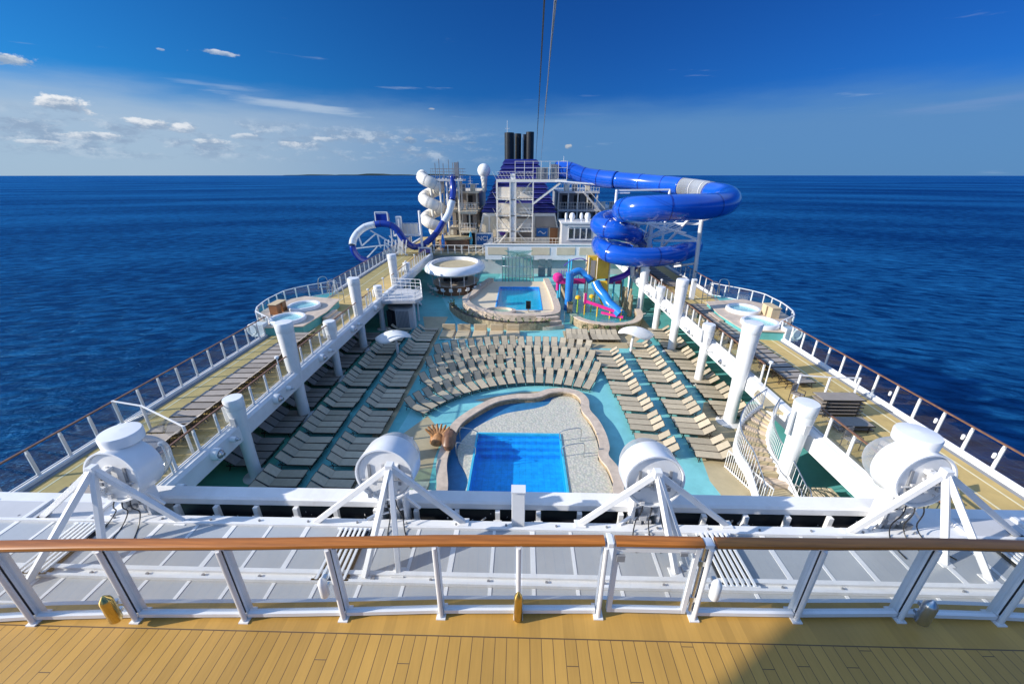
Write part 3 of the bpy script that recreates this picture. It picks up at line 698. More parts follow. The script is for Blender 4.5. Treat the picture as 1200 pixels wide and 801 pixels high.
def lounger(x,y,rz,label,kind='s',z=0.0,group='sun loungers on the pool deck'):
    """rz: direction of the head, 0 = +Y, positive turns anticlockwise"""
    global NL
    pr=protos[kind]
    o=pr[0] if pr[1]==0 else copy_tree(pr[0])
    pr[1]+=1; o.location=(x,y,z); o.rotation_euler=(0,0,rz); o['label']=label; o['group']=group; NL+=1
    return o
JIT=lambda s:random.uniform(-s,s)
def column(xc,y0,y1,head,ng,pitch,gap,txt,kind='s',rot=0,zfun=None,drift=0.):
    y=y0; i=0
    while y<y1:
        gx=JIT(.06)
        for k in range(ng):
            if y>y1: break
            i+=1
            lounger(xc+gx+JIT(.03)+drift*(y-y0),y,head+rot+JIT(.02),f'sun lounger {ordn(i)} from the near end of {txt}',kind)
            y+=pitch
        y+=gap
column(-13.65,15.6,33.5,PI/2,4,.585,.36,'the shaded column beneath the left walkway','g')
column(-11.15,13.1,34.5,PI/2,4,.585,.30,'the column next to the left pillars','s')
column(-8.62,13.1,34.5,PI/2,4,.585,.30,'the column along the left sand path','s')
column(7.25,17.0,29.6,-PI/2,3,.575,.27,'the inner column right of the pool','s',rot=-R(7),drift=-.03)
column(9.9,16.7,31.5,-PI/2,3,.575,.27,'the middle column right of the pool','s',rot=-R(7))
column(12.75,20.6,35,-PI/2,3,.575,.27,'the outer column under the right walkway','s',rot=-R(7))
# curved rows around the big pool
AC=(1.1,16.4)
for r_i,(rad,a0,a1) in enumerate([(8.72,-59,25),(10.72,-44,24),(12.72,-37,20),(14.7,-31,17.5)]):
    n=int(math.radians(a1-a0)*rad/.69)
    for i in range(n+1):
        a=R(a0+(a1-a0)*i/n); x=AC[0]+rad*math.sin(a); y=AC[1]+rad*math.cos(a)
        lounger(x,y,-a+JIT(.04),f'beige sun lounger, {ordn(i+1)} from the left, {ordn(r_i+1)} curved row behind the large pool',random.choice('ssu') if i<n*.45 else random.choice('pppps'))
for i in range(9):
    lounger(4.3+i*.48+(.25 if i>3 else 0),33.0,JIT(.05),f'beige sun lounger, {ordn(i+1)} from the left in the short straight row before the splash park','p')
# loungers on the walkways
i=0; y=9.8
while y<25.4:
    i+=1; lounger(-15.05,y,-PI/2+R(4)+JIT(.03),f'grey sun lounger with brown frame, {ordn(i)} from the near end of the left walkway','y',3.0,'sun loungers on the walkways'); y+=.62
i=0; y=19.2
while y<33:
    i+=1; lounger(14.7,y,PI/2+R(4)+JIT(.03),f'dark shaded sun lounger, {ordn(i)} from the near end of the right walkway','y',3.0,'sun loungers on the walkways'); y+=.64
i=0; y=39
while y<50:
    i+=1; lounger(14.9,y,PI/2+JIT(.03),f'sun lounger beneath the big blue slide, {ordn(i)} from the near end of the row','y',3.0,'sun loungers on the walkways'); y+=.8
# stacks of flat loungers
def flat_lounger(x,y,z,label,wide=1.9):
    t=thing('stacked_lounger',label,'sun lounger',(x,y,z),'stacked loungers on the right walkway')
    b=MB(); b.bx(x-wide/2,x+wide/2,y-.36,y+.36,z+.15,z+.18); b.build('seat','sling_grey',t)
    b=MB()
    for s in (-.37,.37):
        b.bar((x-wide/2,y+s,z+.14),(x+wide/2+.05,y+s,z+.14),.03,.05); b.bar((x-wide/2+.2,y+s,z+.14),(x-wide/2+.2,y+s,z),.03); b.bar((x+wide/2-.2,y+s,z+.14),(x+wide/2-.2,y+s,z),.03)
    b.bar((x+wide/2+.04,y-.37,z+.14),(x+wide/2+.04,y+.37,z+.14),.03); b.build('frame','black',t)
for k in range(5): flat_lounger(14.95,16.6,3.0+k*.185,['folded lounger at the bottom of the taller stack','folded lounger just above the bottom of the taller stack','folded lounger in the middle of the taller stack','folded lounger just under the top of the taller stack','folded lounger on top of the taller stack'][k])
for k in range(2): flat_lounger(14.75,15.35,3.0+k*.185,['folded lounger at the bottom of the shorter stack','folded lounger on top of the shorter stack'][k],1.5)

# ------------------------------------------------------------------ main pool
def rect(x0,x1,y0,y1): return [(x0,y0),(x1,y0),(x1,y1),(x0,y1)]
PEB=[(-2.45,11.0),(-2.5,13.7),(-2.48,15.0),(-3.07,16.22),(-3.30,17.17),(-3.1,18.1),(-2.65,19.0),(-1.75,20.0),(-.85,20.65),(0.13,21.0),(1.0,21.3),(1.75,21.75),(2.2,22.55),(3.0,22.8),(3.6,22.4),(3.78,21.6),(3.72,20.8),(4.05,19.5),(4.2,18.2),(4.15,17.1),(4.0,16.5),(4.27,15.6),(4.33,14.55),(4.2,13.9),(4.0,11.0)]
OUT=[(-3.75,11.0),(-3.72,13.66),(-4.08,15.52),(-4.12,16.84),(-3.95,18.74),(-3.35,20.05),(-1.9,21.74),(-0.53,22.36),(.6,22.5),(1.1,22.62),(1.75,23.1),(2.85,23.3),(3.85,22.9),(4.3,21.9),(4.22,20.7),(4.55,19.61),(4.72,18.3),(4.68,17.1),(4.5,16.45),(4.78,15.6),(4.85,14.55),(4.7,13.86),(4.5,11)]
def offset(poly,d):
    out=[]; n=len(poly)
    for i in range(n):
        a=Vector(poly[max(i-1,0)]); c=Vector(poly[min(i+1,n-1)]); t=(c-a).normalized(); out.append((poly[i][0]+t.y*d,poly[i][1]-t.x*d))
    return out
OUTs=[(p.x,p.y) for p in smooth_path([(x,y,0) for x,y in OUT],4)]
INs=offset(OUTs,.52)
pool=thing('swimming_pool','large rectangular blue pool in a pebbled island with a scalloped stone surround','pool',(0,17,0))
b=MB(); b.strip(INs,OUTs,.34,.44); b.build('coping','stone',pool,smooth=True,ang=50)
b=MB(); b.strip(offset(OUTs,.46),offset(OUTs,.06),.0,.339); b.build('surround_wall','stonewall',pool)
PX0,PX1,PY0,PY1=-2.42,2.28,11.2,18.62
def ringed(poly,hole,z0,z1,mb):
    pass
# pebble island as polygon with rectangular hole -> build as strips left, right and far
pebs=[(p.x,p.y) for p in smooth_path([(x,y,0) for x,y in PEB],4)]
def clip_x(poly,keep):
    out=[]
    for (a,b_),(c,d) in zip(poly,poly[1:]+poly[:1]):
        ka,kc=keep(a,b_),keep(c,d)
        if ka>=0: out.append((a,b_))
        if ka*kc<0:
            t=ka/(ka-kc); out.append((a+(c-a)*t,b_+(d-b_)*t))
    return out
far=clip_x(pebs,lambda x,y:y-PY1); near=clip_x(pebs,lambda x,y:PY1-y)
left=clip_x(near,lambda x,y:PX0-x); right=clip_x(near,lambda x,y:x-PX1)
b=MB()
for q in (far,left,right):
    if len(q)>2: b.prism(q,.0,.10)
b.build('pebble_island','pebble',pool)
b=MB(); b.bx(PX0+.05,PX1-.05,PY0-.1,PY1-.05,-.85,-.75); b.bx(PX0+.05,PX0+.1,PY0-.1,PY1-.05,-.75,.0); b.bx(PX1-.1,PX1-.05,PY0-.1,PY1-.05,-.75,.0); b.bx(PX0+.1,PX1-.1,PY1-.1,PY1-.05,-.75,.0); b.build('basin','tile_blue',pool)
b=MB(); b.prism(offset(OUTs,.4),.012,.03); mo=b.build('moat_floor',mat('moat_tile_shaded',(.03,.17,.36),.35,var=.2,scale=2),pool)  # moat tile with the surround's shade put into its darker blue
for o in (mo,POOLDECK,AQUA): cut(o,(PX0+.06,PX1-.06,11.1,PY1-.06,-3,3))
b=MB(); b.bx(PX0,PX0+.1,PY0,PY1,.0,.16); b.bx(PX1-.1,PX1,PY0,PY1,.0,.16); b.bx(PX0+.1,PX1-.1,PY1-.1,PY1,.0,.158); b.build('tile_edge','tile_turq',pool)
b=MB()
for k in range(3): b.bx(PX0+.1,PX1-.1,PY1-.1-.32*(k+1),PY1-.1-.32*k-.001,-.75,-.12-.2*k)
b.build('pool_steps','tile_blue',pool)
b=MB(); b.sheet(PX0+.1,PX1-.1,PY0,PY1-.1,.085); b.build('water_surface','pool',pool,fix=False)
def grab(x0,y0,x1,y1,label,z=.1):
    t=thing('pool_handrail',label,'handrail',(x0,y0,z),'steel handrails by the pool')
    b=MB(); b.tube(smooth_path([(x0,y0,z),(x0,y0,z+.7),(x0+(x1-x0)*.2,y0+(y1-y0)*.2,z+.85),(x1,y1,z+.6),(x1,y1,z)],5),.025,8); b.build('rail','steel',t,smooth=True)
for i,y in enumerate((16.6,17.9)): 
    grab(-3.25,y,-2.3,y,f"steel pool handrail on the left edge of the large pool, {'nearer' if i==0 else 'farther'} of two")
    grab(3.3,y+.1,2.2,y+.1,f"steel pool handrail on the right edge of the large pool, {'nearer' if i==0 else 'farther'} of two")

# things by the steps left of the pool
t=thing('glass_steps','short flight of stone steps with glass sides left of the large pool','steps',(-4.6,13.5,0))
for k in range(5):
    b=MB(); b.bx(-5.2,-4.25,12.6+k*.42,13.02+k*.42-.002,0,.62-.12*k); b.build('step','stone',t)
b=MB(); b.bx(-5.3,-5.285,12.6,15.6,.05,1.0); b.build('glass_side','glass_teal',t)
b=MB(); b.tube([(-5.29,12.6,1.05),(-5.29,15.6,1.05)],.03,8)
for y in (12.7,13.7,14.7,15.6): b.cyl((-5.29,y,0),(-5.29,y,1.05),.025,n=8)
b.build('handrail','steel',t)
t=thing('spa_basin','small teal spa basin with steel rails left of the pool steps','hot tub',(-6.6,14.3,0))
b=MB(); b.lathe([(.9,0),(.9,.35),(.75,.4),(.68,.25)],(-6.6,14.0,0),n=26); b.build('rim','stone',t,smooth=True)
b=MB(); b.lathe([(.69,.27),(.02,.27)],(-6.6,14.0,0),n=26); b.build('water_surface','tub',t)
b=MB(); b.lathe([(.70,.1),(.02,.1)],(-6.6,14.0,0),n=26); b.build('tub_floor','tile_turq',t)
t=thing('carved_ornament','orange brown shell-shaped ornament on the pool surround','ornament',(-4.3,17.6,.4))
b=MB()
for k in range(9):
    a=R(-70+k*20); b.cyl((-4.35,17.5,.42),(-4.35+.75*math.sin(a),17.55+.45*math.cos(a),.9+.22*math.cos(a)),.16,.05,n=8)
b.lathe([(.5,0),(.45,.25),(.2,.45),(.02,.5)],(-4.35,17.6,.3),n=16); b.build('shell','orange',t,smooth=True)
b=MB(); b.lathe([(.05,0),(.42,.05),(.5,.4),(.3,.7),(.02,.78)],(-3.7,17.2,.38),n=18,sx=.75,sy=1.5); b.build('dark_lobe','wood_brown',t,smooth=True)
t=thing('pool_sunshade','green and grey sunshade over a seat left of the pool','sunshade',(-5.6,15.9,0))
b=MB(); b.add([(-6.3,15.6,1.3),(-5.2,15.7,1.0),(-5.4,16.6,1.25),(-6.2,16.5,1.5)],[(0,1,2,3)]); b.add([(-6.3,15.6,1.28),(-5.2,15.7,.98),(-5.4,16.6,1.23),(-6.2,16.5,1.48)],[(3,2,1,0)]); b.build('fabric','grey_white',t,fix=False)
b=MB()
for x,y,z in ((-6.3,15.6,1.3),(-5.2,15.7,1.0),(-5.4,16.6,1.25),(-6.2,16.5,1.5)): b.cyl((x,y,0),(x,y,z),.025,n=8)
b.build('pole','steel',t)

# ------------------------------------------------------------------ curved staircase right
st=thing('curved_staircase','white curved staircase with stone treads from the right walkway down to the pool deck','staircase',(12,16,0))
# outer (left) and inner (right) tread edges from bottom to top
ou=[(10.39, 13.35, 0.35),(10.5, 14.74, 1.0),(10.21, 15.31, 1.5),(10.15, 15.74, 2.0),(10.56, 16.27, 2.45),(11.31, 16.78, 2.8),(11.84, 17.02, 3.0)]
inn=[(12.12, 13.39, 0.35),(12.0, 14.55, 1.0),(11.66, 14.99, 1.5),(11.46, 15.32, 2.0),(11.44, 15.61, 2.45),(11.64, 15.86, 2.8),(11.94, 16.13, 3.0)]
ou=smooth_path(ou,3); inn=smooth_path(inn,3); n=len(ou)
for i in range(n-1):
    a,bq,c,d=ou[i],inn[i],inn[i+1],ou[i+1]; z=a.z
    b=MB(); b.prism([(a.x,a.y),(bq.x,bq.y),(c.x,c.y),(d.x,d.y)],z-.24,z); b.build('tread','sand' if i%2 else 'stone',st)
def side(pts,nm):
    b=MB(); m=len(pts)
    for i in range(m-1):
        a,c=pts[i],pts[i+1]
        for sgn in (0,):
            t=(c-a); nrm=Vector((t.y,-t.x,0)).normalized()*.04
            v=[a-nrm+Vector((0,0,-.45)),c-nrm+Vector((0,0,-.45)),c+nrm+Vector((0,0,-.45)),a+nrm+Vector((0,0,-.45)),a-nrm+Vector((0,0,.14)),c-nrm+Vector((0,0,.14)),c+nrm+Vector((0,0,.14)),a+nrm+Vector((0,0,.14))]
            b.add(v,[(0,3,2,1),(4,5,6,7),(0,1,5,4),(1,2,6,5),(2,3,7,6),(3,0,4,7)])
    b.build('stringer','white',st)
    b=MB(); fine=smooth_path(pts,2)
    for p in fine: b.cyl(p+Vector((0,0,.14)),p+Vector((0,0,1.0)),.014,n=5)
    b.build('balusters','white',st)
    b=MB(); b.tube([p+Vector((0,0,1.02)) for p in fine],.03,8); b.tube([p+Vector((0,0,.2)) for p in fine],.018,6); b.build('handrail','steel',st,smooth=True)
side(ou,'outer'); side(inn,'inner')
b=MB(); b.prism([(12.0,17.0),(13.1,16.2),(13.1,19.3),(12.2,18.4)],2.85,2.99); b.build('landing','sand',st)
# fence beside stair foot
t=thing('slatted_gate','white slatted gate at the foot of the curved staircase','gate',(10.4,15,0))
b=MB(); p0=Vector((10.25,16.2,0)); p1=Vector((10.95,13.6,0))
for i in range(22):
    p=p0.lerp(p1,i/21); b.cyl(p,p+Vector((0,0,1.0)),.018,n=6)
b.build('slats','white',t); b=MB(); b.bar(p0+Vector((0,0,1.02)),p1+Vector((0,0,1.02)),.05); b.bar(p0+Vector((0,0,.08)),p1+Vector((0,0,.08)),.05); b.build('frame','white',t)
t=thing('ladder_bench','teal railed ladder beside a slatted wooden bench below the right walkway','bench',(12.6,13.5,0))
for k in range(2):
    b=MB(); x=11.9+k*.4
    b.tube(smooth_path([(x,13.2,0),(x,13.2,.9),(x+.1,13.6,1.15),(x+.2,14.1,.8),(x+.2,14.2,0)],4),.03,8); b.build('rail','glass_teal' if 0 else 'steel',t,smooth=True)
b=MB()
for k in range(7): b.bx(12.5+k*.24,12.66+k*.24,13.1,14.4,.4,.44)
b.build('bench_seat','cream',t)
MB().bx(12.5,14.1,13.2,13.26,0,.4).build('leg','steel',t); MB().bx(12.5,14.1,14.24,14.3,0,.4).build('leg','steel',t)

# ------------------------------------------------------------------ shell shades
def shell(x,y,h,rot,label):
    t=thing('shell_shade',label,'sunshade',(x,y,0),'white shell-shaped sunshades')
    b=MB(); b.tube(smooth_path([(x,y,0),(x,y,h*.55),(x+.15*math.cos(rot),y+.15*math.sin(rot),h*.8),(x+.5*math.cos(rot),y,h)],4),[.11]*12+[.07],10); b.build('pole','white',t,smooth=True)
    b=MB(); n=20; m=7; v=[]; f=[]
    for j in range(m+1):
        for i in range(n):
            a=2*PI*i/n; r=1.35*j/m; ca,sa=math.cos(a),math.sin(a)
            flare=.16*(j/m)**3*math.cos(3*a+rot)
            z=h+.42-.75*(j/m)**2*(.75+.25*math.cos(a-rot))+flare
            v.append((x+.25*math.cos(rot)+r*ca*1.05,y+r*sa*.8,z))
    for j in range(m):
        for i in range(n): f.append((j*n+i,j*n+(i+1)%n,(j+1)*n+(i+1)%n,(j+1)*n+i))
    b.add(v,f); o=b.build('shell','canvas',t,smooth=True,ang=80); md=o.modifiers.new('s','SOLIDIFY'); md.thickness=.04
shell(-9.75,28.6,1.9,2.6,'white shell-shaped sunshade on a pole among the left loungers')
shell(9.0,29.9,1.9,.4,'white shell-shaped sunshade on a bent pole among the right loungers')

# ------------------------------------------------------------------ hot tubs on the terraces
for sx,S in ((-1,'left'),(1,'right')):
    t=thing('tub_platform',f'stepped teal tiled platform carrying the two hot tubs on the {S} side','platform',(sx*18,29,3.0))
    b=MB(); b.prism([(sx*x,y) for x,y in [(15.4,26.0),(18.0,25.6),(20.0,28.4),(20.3,31.5),(18.9,33.2),(15.6,32.4),(15.2,29.2)]],3.0,3.62); b.build('base','teal',t)
    b=MB(); b.prism([(sx*x,y) for x,y in [(15.3,25.9),(18.05,25.5),(20.1,28.35),(20.4,31.5),(18.95,33.3),(15.5,32.5),(15.1,29.2)]],3.62,3.68); b.build('deck_edge','stone',t)
    b=MB()
    for k in range(3): b.bx(sx*(15.1-.32*k),sx*(14.78-.32*k),28.3,30.2,3.0,3.5-.16*k)
    b.build('step','stone',t)
    for i,(cx,cy) in enumerate([(17.0,27.05),(17.35,30.1)]):
        h=thing('hot_tub',f"round hot tub with white rim and turquoise water, {'nearer' if i==0 else 'farther'} one on the {S} side",'hot tub',(sx*cx,cy,3.68),'hot tubs on the side terraces')
        b=MB(); b.lathe([(1.22,-.06),(1.24,.18),(1.18,.26),(1.02,.26),(.96,.18),(.94,.05)],(sx*cx,cy,3.68),n=36); b.build('rim','gloss_white',h,smooth=True,ang=50)
        b=MB(); b.lathe([(.97,.14),(.01,.14)],(sx*cx,cy,3.68),n=36); b.build('water_surface','tub',h)
        b=MB(); b.lathe([(.97,.02),(.01,.02)],(sx*cx,cy,3.68),n=36); b.build('tub_floor','tile_turq',h)
    t=thing('towel_bin',f'pair of wooden towel bins between the {S} hot tubs and the sea railing','bin',(sx*18.8,28.6,3.68))
    for k in range(2):
        b=MB(); b.bx(sx*(18.7+.0*k)-.3,sx*18.7+.3,28.2+k*.75,28.75+k*.75,3.68,4.45); b.build('box','door_brown' if sx<0 else 'sling_pale',t)
    b=MB(); b.bx(sx*18.7-.33,sx*18.7+.33,28.15,29.55,4.451,4.5); b.build('lid','sling_pale',t)
    for k,(xx,yy) in enumerate([(15.6,33.4),(16.6,34.6),(17.9,35.6)]):
        side=('nearest','middle','farthest')[k]
        t=thing('steel_stair_rail',f'tall steel grab rail, {side} of three behind the {S} hot tubs','handrail',(sx*xx,yy,3.0))
        b=MB(); b.tube(smooth_path([(sx*xx,yy,3),(sx*xx,yy,4.7),(sx*(xx+.7),yy-.1,4.7),(sx*(xx+.9),yy-.1,3.7)],4),.035,8); b.tube([(sx*xx,yy,3.9),(sx*(xx+.8),yy-.1,3.9)],.025,6); b.build('rail','steel',t,smooth=True)
    t=thing('shower_panel',f'white shower panel standing behind the {S} hot tubs','shower',(sx*15.5,35.6,3.0))
    b=MB(); b.bx(sx*15.3,sx*15.7,35.2,35.5,3.0,4.9); b.build('panel','gloss_white',t,bevel=.02); b=MB(); b.cyl((sx*15.5,35.1,4.7),(sx*15.5,35.2,4.7),.1,n=10); b.build('shower_head','steel',t)
    t=thing('life_ring_stand',f'white life ring locker on the near corner of the {S} terrace','locker',(sx*18.3,25.6,3.1))
    b=MB(); b.bx(sx*17.9,sx*18.9,25.5,26.1,3.0,3.9); b.build('box','gloss_white',t,bevel=.02)
    b=MB()
    b.tube(smooth_path([(sx*18.3+.28*math.cos(a/8*2*PI),24.9,3.75+.36*math.sin(a/8*2*PI)) for a in range(8)],3,closed=True),.07,8,closed=True); b.build('ring','canvas',t,smooth=True)
    b=MB(); b.cyl((sx*18.3,25.0,3.1),(sx*18.3,25.0,3.5),.03,n=8); b.build('bracket','steel',t)
# lamps on the near sea railing on the right
for k,y in enumerate((12.7,13.85,15.0,17.3)):
    t=thing('rail_light',f'small white light on the right sea railing, {ordn(k+1)} from the near end','lamp',(17.8,y-.1,3.7),'small lights on the right sea railing')
    b=MB(); b.lathe([(.03,0),(.055,.03),(.055,.2),(.03,.23),(.01,.23)],(17.84,y-.12,3.65),n=14); b.build('housing','gloss_white',t,smooth=True)
    b=MB(); b.bx(17.8,17.95,y-.14,y-.1,3.74,3.8); b.build('bracket','steel',t)

# ------------------------------------------------------------------ white platform & kiosk left
t=thing('white_platform','white railed platform and stairs above the grey kiosk on the left','platform',(-11.5,36,0))
b=MB(); b.prism([(-13.0,34.2),(-9.6,34.4),(-9.2,35.6),(-9.9,38),(-13.0,38.6)],2.72,2.98); b.build('floor_slab','grey_white',t)
b=MB()
edge=[(-13.0,34.2,2.98),(-9.6,34.4,2.98),(-9.2,35.6,2.98),(-9.9,38,2.98),(-13,38.6,2.98)]
for h in (.35,.7,1.05): b.tube([(x,y,z+h) for x,y,z in edge],.025,6)
for a,c in zip(edge,edge[1:]):
    for k in range(6):
        p=Vector(a).lerp(Vector(c),k/6); b.cyl(p,p+Vector((0,0,1.05)),.022,n=6)
b.build('guard_rail','white',t)
b=MB()
for k in range(12): b.bx(-12.6,-11.2,39.0+k*.3,39.3+k*.3,2.75-.24*k,2.8-.24*k)
b.build('stair_treads','grey_white',t)
b=MB()
for x in (-12.65,-11.15):
    b.bar((x,38.9,2.7),(x,42.6,-.05),.05,.3); b.bar((x,38.9,3.8),(x,42.6,1.0),.04)
b.build('stair_stringer','white',t)
b=MB(); b.cyl((-9.9,34.9,0),(-9.9,34.9,2.72),.1,n=12); b.cyl((-10.2,37.4,0),(-10.2,37.4,2.72),.1,n=12); b.build('column','white',t)
t=thing('kiosk','small grey octagonal kiosk with slatted sides under the white platform','kiosk',(-11.2,36.2,0))
kp=[(-12.4,35.3),(-11.6,34.7),(-10.4,34.8),(-10.0,35.6),(-10.3,36.8),(-11.4,37.2),(-12.4,36.6)]
b=MB(); b.prism(kp,0,2.1); b.build('wall','grey_white',t)
b=MB(); b.prism([(x*1.0+(x+11.2)*.08,y+(y-36)*.08) for x,y in kp],2.1,2.22); b.build('roof','grey',t)
b=MB(); b.bx(-12.55,-12.0,35.0,35.1,.1,1.8); b.add([(-12.44,35.25,.1),(-11.65,34.66,.1),(-11.65,34.66,1.9),(-12.44,35.25,1.9)],[(0,1,2,3)]); b.build('door_opening','dark',t)
b=MB()
for k in range(9): b.bx(-11.5+k*.13,-11.45+k*.13,34.66,34.7,.2,1.9)
b.build('slats','grey',t)

# ------------------------------------------------------------------ round bar
t=thing('round_bar','round pool bar with a white oval canopy ring and dark counter front','bar',(-8.3,48.2,0))
cx,cy=-8.25,49.2
b=MB(); n=48; pr=[(2.9,3.05),(3.05,3.5),(3.55,3.42),(3.95,3.1),(4.0,2.75),(3.8,2.55),(3.1,2.6)]
v=[];f=[]
for i in range(n):
    a=2*PI*i/n
    for r,z in pr: v.append((cx+r*math.sin(a)*.93,cy+r*math.cos(a)*1.12,z))
k=len(pr)
for i in range(n):
    for j in range(k): f.append((i*k+j,i*k+(j+1)%k,((i+1)%n)*k+(j+1)%k,((i+1)%n)*k+j))
b.add(v,f); b.build('canopy_ring','gloss_white',t,smooth=True,ang=50)
b=MB(); b.lathe([(3.0,3.0),(3.0,3.1),(.01,3.1)],(cx,cy,0),n=40,sx=.93,sy=1.12); b.build('canopy_roof','sand',t)
b=MB(); b.lathe([(2.9,0),(2.9,1.0),(3.1,1.02),(3.1,1.12),(2.5,1.12),(2.5,1.0)],(cx,cy,0),n=40,sx=.9,sy=1.05); b.build('counter','wood_brown',t,smooth=True,ang=30)
b=MB(); b.lathe([(3.15,1.121),(3.15,1.17),(2.4,1.17)],(cx,cy,0),n=40,sx=.9,sy=1.05); b.build('counter_top','stone',t)
b=MB(); b.lathe([(1.7,0),(1.7,2.58)],(cx,cy,0),n=24,sx=.9); b.build('core','dark',t)
for i in range(12):
    a=2*PI*i/12; MB().cyl((cx+3.1*math.sin(a)*.93,cy+3.1*math.cos(a)*1.1,1.1),(cx+3.2*math.sin(a)*.93,cy+3.2*math.cos(a)*1.1,2.6),.06,n=8).build('column','grey_white',t)
b=MB()
for k in range(26):
    a=R(120+k*5); b.cyl((cx+1.85*math.sin(a),cy+1.9*math.cos(a),1.17),(cx+1.85*math.sin(a),cy+1.9*math.cos(a),1.17+random.uniform(.2,.34)),.045,n=6)
b.build('bottles','steel',t)
stp=None
for i in range(9):
    a=R(112+i*17); x=cx+3.5*math.sin(a)*.93; y=cy+3.55*math.cos(a)*1.08
    if stp is None:
        s=thing('bar_stool','x','stool',(0,0,0),'white stools round the bar')
        b=MB(); b.lathe([(.2,.72),(.24,.76),(.24,.8),(.02,.82)],(0,0,0),n=14); b.build('seat','canvas',s); b=MB(); b.lathe([(.22,0),(.2,.03),(.03,.05),(.03,.72)],(0,0,0),n=12); b.build('leg','steel',s)
        b=MB(); b.bx(-.2,.2,-.24,-.2,.8,1.15); b.build('backrest','canvas',s); stp=s; o=s
    else: o=copy_tree(stp)
    o.location=(x,y,0); o.rotation_euler=(0,0,-a+PI); o['label']=f'white bar stool at the round bar, {ordn(i+1)} of nine counted from the right side'

# ------------------------------------------------------------------ far pool
p2=thing('far_pool','smaller turquoise pool beyond the loungers with a curving pale surround','pool',(0,45,0))
X0,X1,Y0,Y1=-2.75,2.25,39.5,48.7
ob=smooth_path([(-4.3,51.6,0),(-5.2,48.5,0),(-5.9,44.5,0),(-6.5,42.5,0),(-5.9,40.2,0),(-4.4,38.1,0),(-1.7,36.7,0),(.8,36.4,0),(3.0,36.9,0),(4.0,38.4,0),(4.0,44,0),(3.6,51.6,0)],4)
ob=[(p.x,p.y) for p in ob]; ib=offset(ob,-.7)
# check orientation: offset towards the inside
cxm=sum(p[0] for p in ib)/len(ib); 
if abs(ib[0][0])>abs(ob[0][0]): ib=offset(ob,.7)
b=MB(); b.strip(ib,ob,.0,.95); b.build('surround_wall','stone',p2)
dk=ib+[(ib[-1][0],51.6)]
b=MB()
farp=clip_x(ib,lambda x,y:y-Y1); ne=clip_x(ib,lambda x,y:Y0-y); mid=clip_x(clip_x(ib,lambda x,y:Y1-y),lambda x,y:y-Y0)
le=clip_x(mid,lambda x,y:X0-x); ri=clip_x(mid,lambda x,y:x-X1)
for q in (farp,ne,le,ri):
    if len(q)>2: b.prism(q,.0,.5)
b.build('pool_surround','cream',p2)
b=MB(); b.bx(X0,X1,Y0,Y1,.05,.1); b.build('basin_bottom','tile_turq',p2)
b=MB(); b.sheet(X0,X1,Y0,Y1,.44); b.build('water_surface','pool',p2,fix=False)
b=MB(); b.bx(X0,X0+.12,Y0,Y1,.1,.53); b.bx(X1-.12,X1,Y0,Y1,.1,.53); b.bx(X0+.12,X1-.12,Y1-.12,Y1,.1,.529); b.bx(X0+.12,X1-.12,Y0,Y0+.12,.1,.529); b.build('tile_edge','tile_blue',p2)
h=thing('curved_spa','crescent shaped spa with teal water in front of the far pool','hot tub',(-2.2,37.9,.5))
b=MB(); b.lathe([(1.7,.0),(1.7,.5),(1.3,.55),(1.2,.3)],(-2.2,38.1,.45),n=30,sy=.6); b.build('rim','stone',h,smooth=True)
b=MB(); b.lathe([(1.25,.36),(.01,.36)],(-2.2,38.1,.45),n=30,sy=.6); b.build('water_surface','tub',h)
b=MB(); b.lathe([(1.25,.2),(.01,.2)],(-2.2,38.1,.45),n=30,sy=.6); b.build('tub_floor','tile_turq',h)
t=thing('shaded_chair','dark pool lift chair at the near edge of the far pool','chair',(.75,38.9,.5))
b=MB(); b.bx(.5,1.0,38.6,39.1,.9,.97); b.build('seat','black',t); b=MB(); b.bx(.5,1.0,39.1,39.17,.97,1.6); b.build('backrest','black',t); b=MB(); b.cyl((.75,38.85,.5),(.75,38.85,.9),.08,n=10); b.build('base','steel',t)
t=thing('bench_row','long curved wooden bench steps on the right front of the far pool','bench',(2.6,36.3,0))
for k in range(3):
    b=MB(); b.strip(arc(2.2,38.8,2.6+.42*k,150,195,10),arc(2.2,38.8,3.0+.42*k,150,195,10),0,.95-.3*k); b.build('step','stone',t)
# planters: low stone wall with shrubs in front of the far pool & splash park
def planter(name,label,pts,w,h,z=0):
    t=thing(name,label,'planter',(pts[0][0],pts[0][1],z))
    P=[(p.x,p.y) for p in smooth_path([(x,y,0) for x,y in pts],4)]
    o=offset(P,w); b=MB(); b.strip(P,o,z,z+h); b.build('stone_wall','stonewall',t)
    b=MB(); b.strip(offset(P,w*.12),offset(P,w*.88),z+h+.001,z+h+.03); b.build('soil','frame',t)
    b=MB()
    for a,c in zip(P,o):
        for k in range(16):
            u=random.random(); x=a[0]+(c[0]-a[0])*u+JIT(.12); y=a[1]+(c[1]-a[1])*u+JIT(.12); zz=z+h+random.uniform(0,.38)
            q=Vector((JIT(1),JIT(1),random.uniform(-.2,1))).normalized(); r=Vector((JIT(1),JIT(1),JIT(1))).cross(q).normalized(); s=random.uniform(.06,.15); p=Vector((x,y,zz))
            b.add([p-q*s,p+r*s*.45,p+q*s,p-r*s*.45],[(0,1,2,3)])
    b.build('shrub_leaves','leaf',t,fix=False); return t
planter('stone_planter','curved stone planter with low shrubs along the front of the far pool',[(-7.3,41.2),(-6.3,39.0),(-4.6,36.9),(-1.8,35.5),(.8,35.3),(2.6,35.6)],.5,.75)
planter('stone_planter','narrow stone planter with shrubs between the far pool and the splash park',[(4.6,52),(4.9,46),(4.9,40)],-.5,1.0)

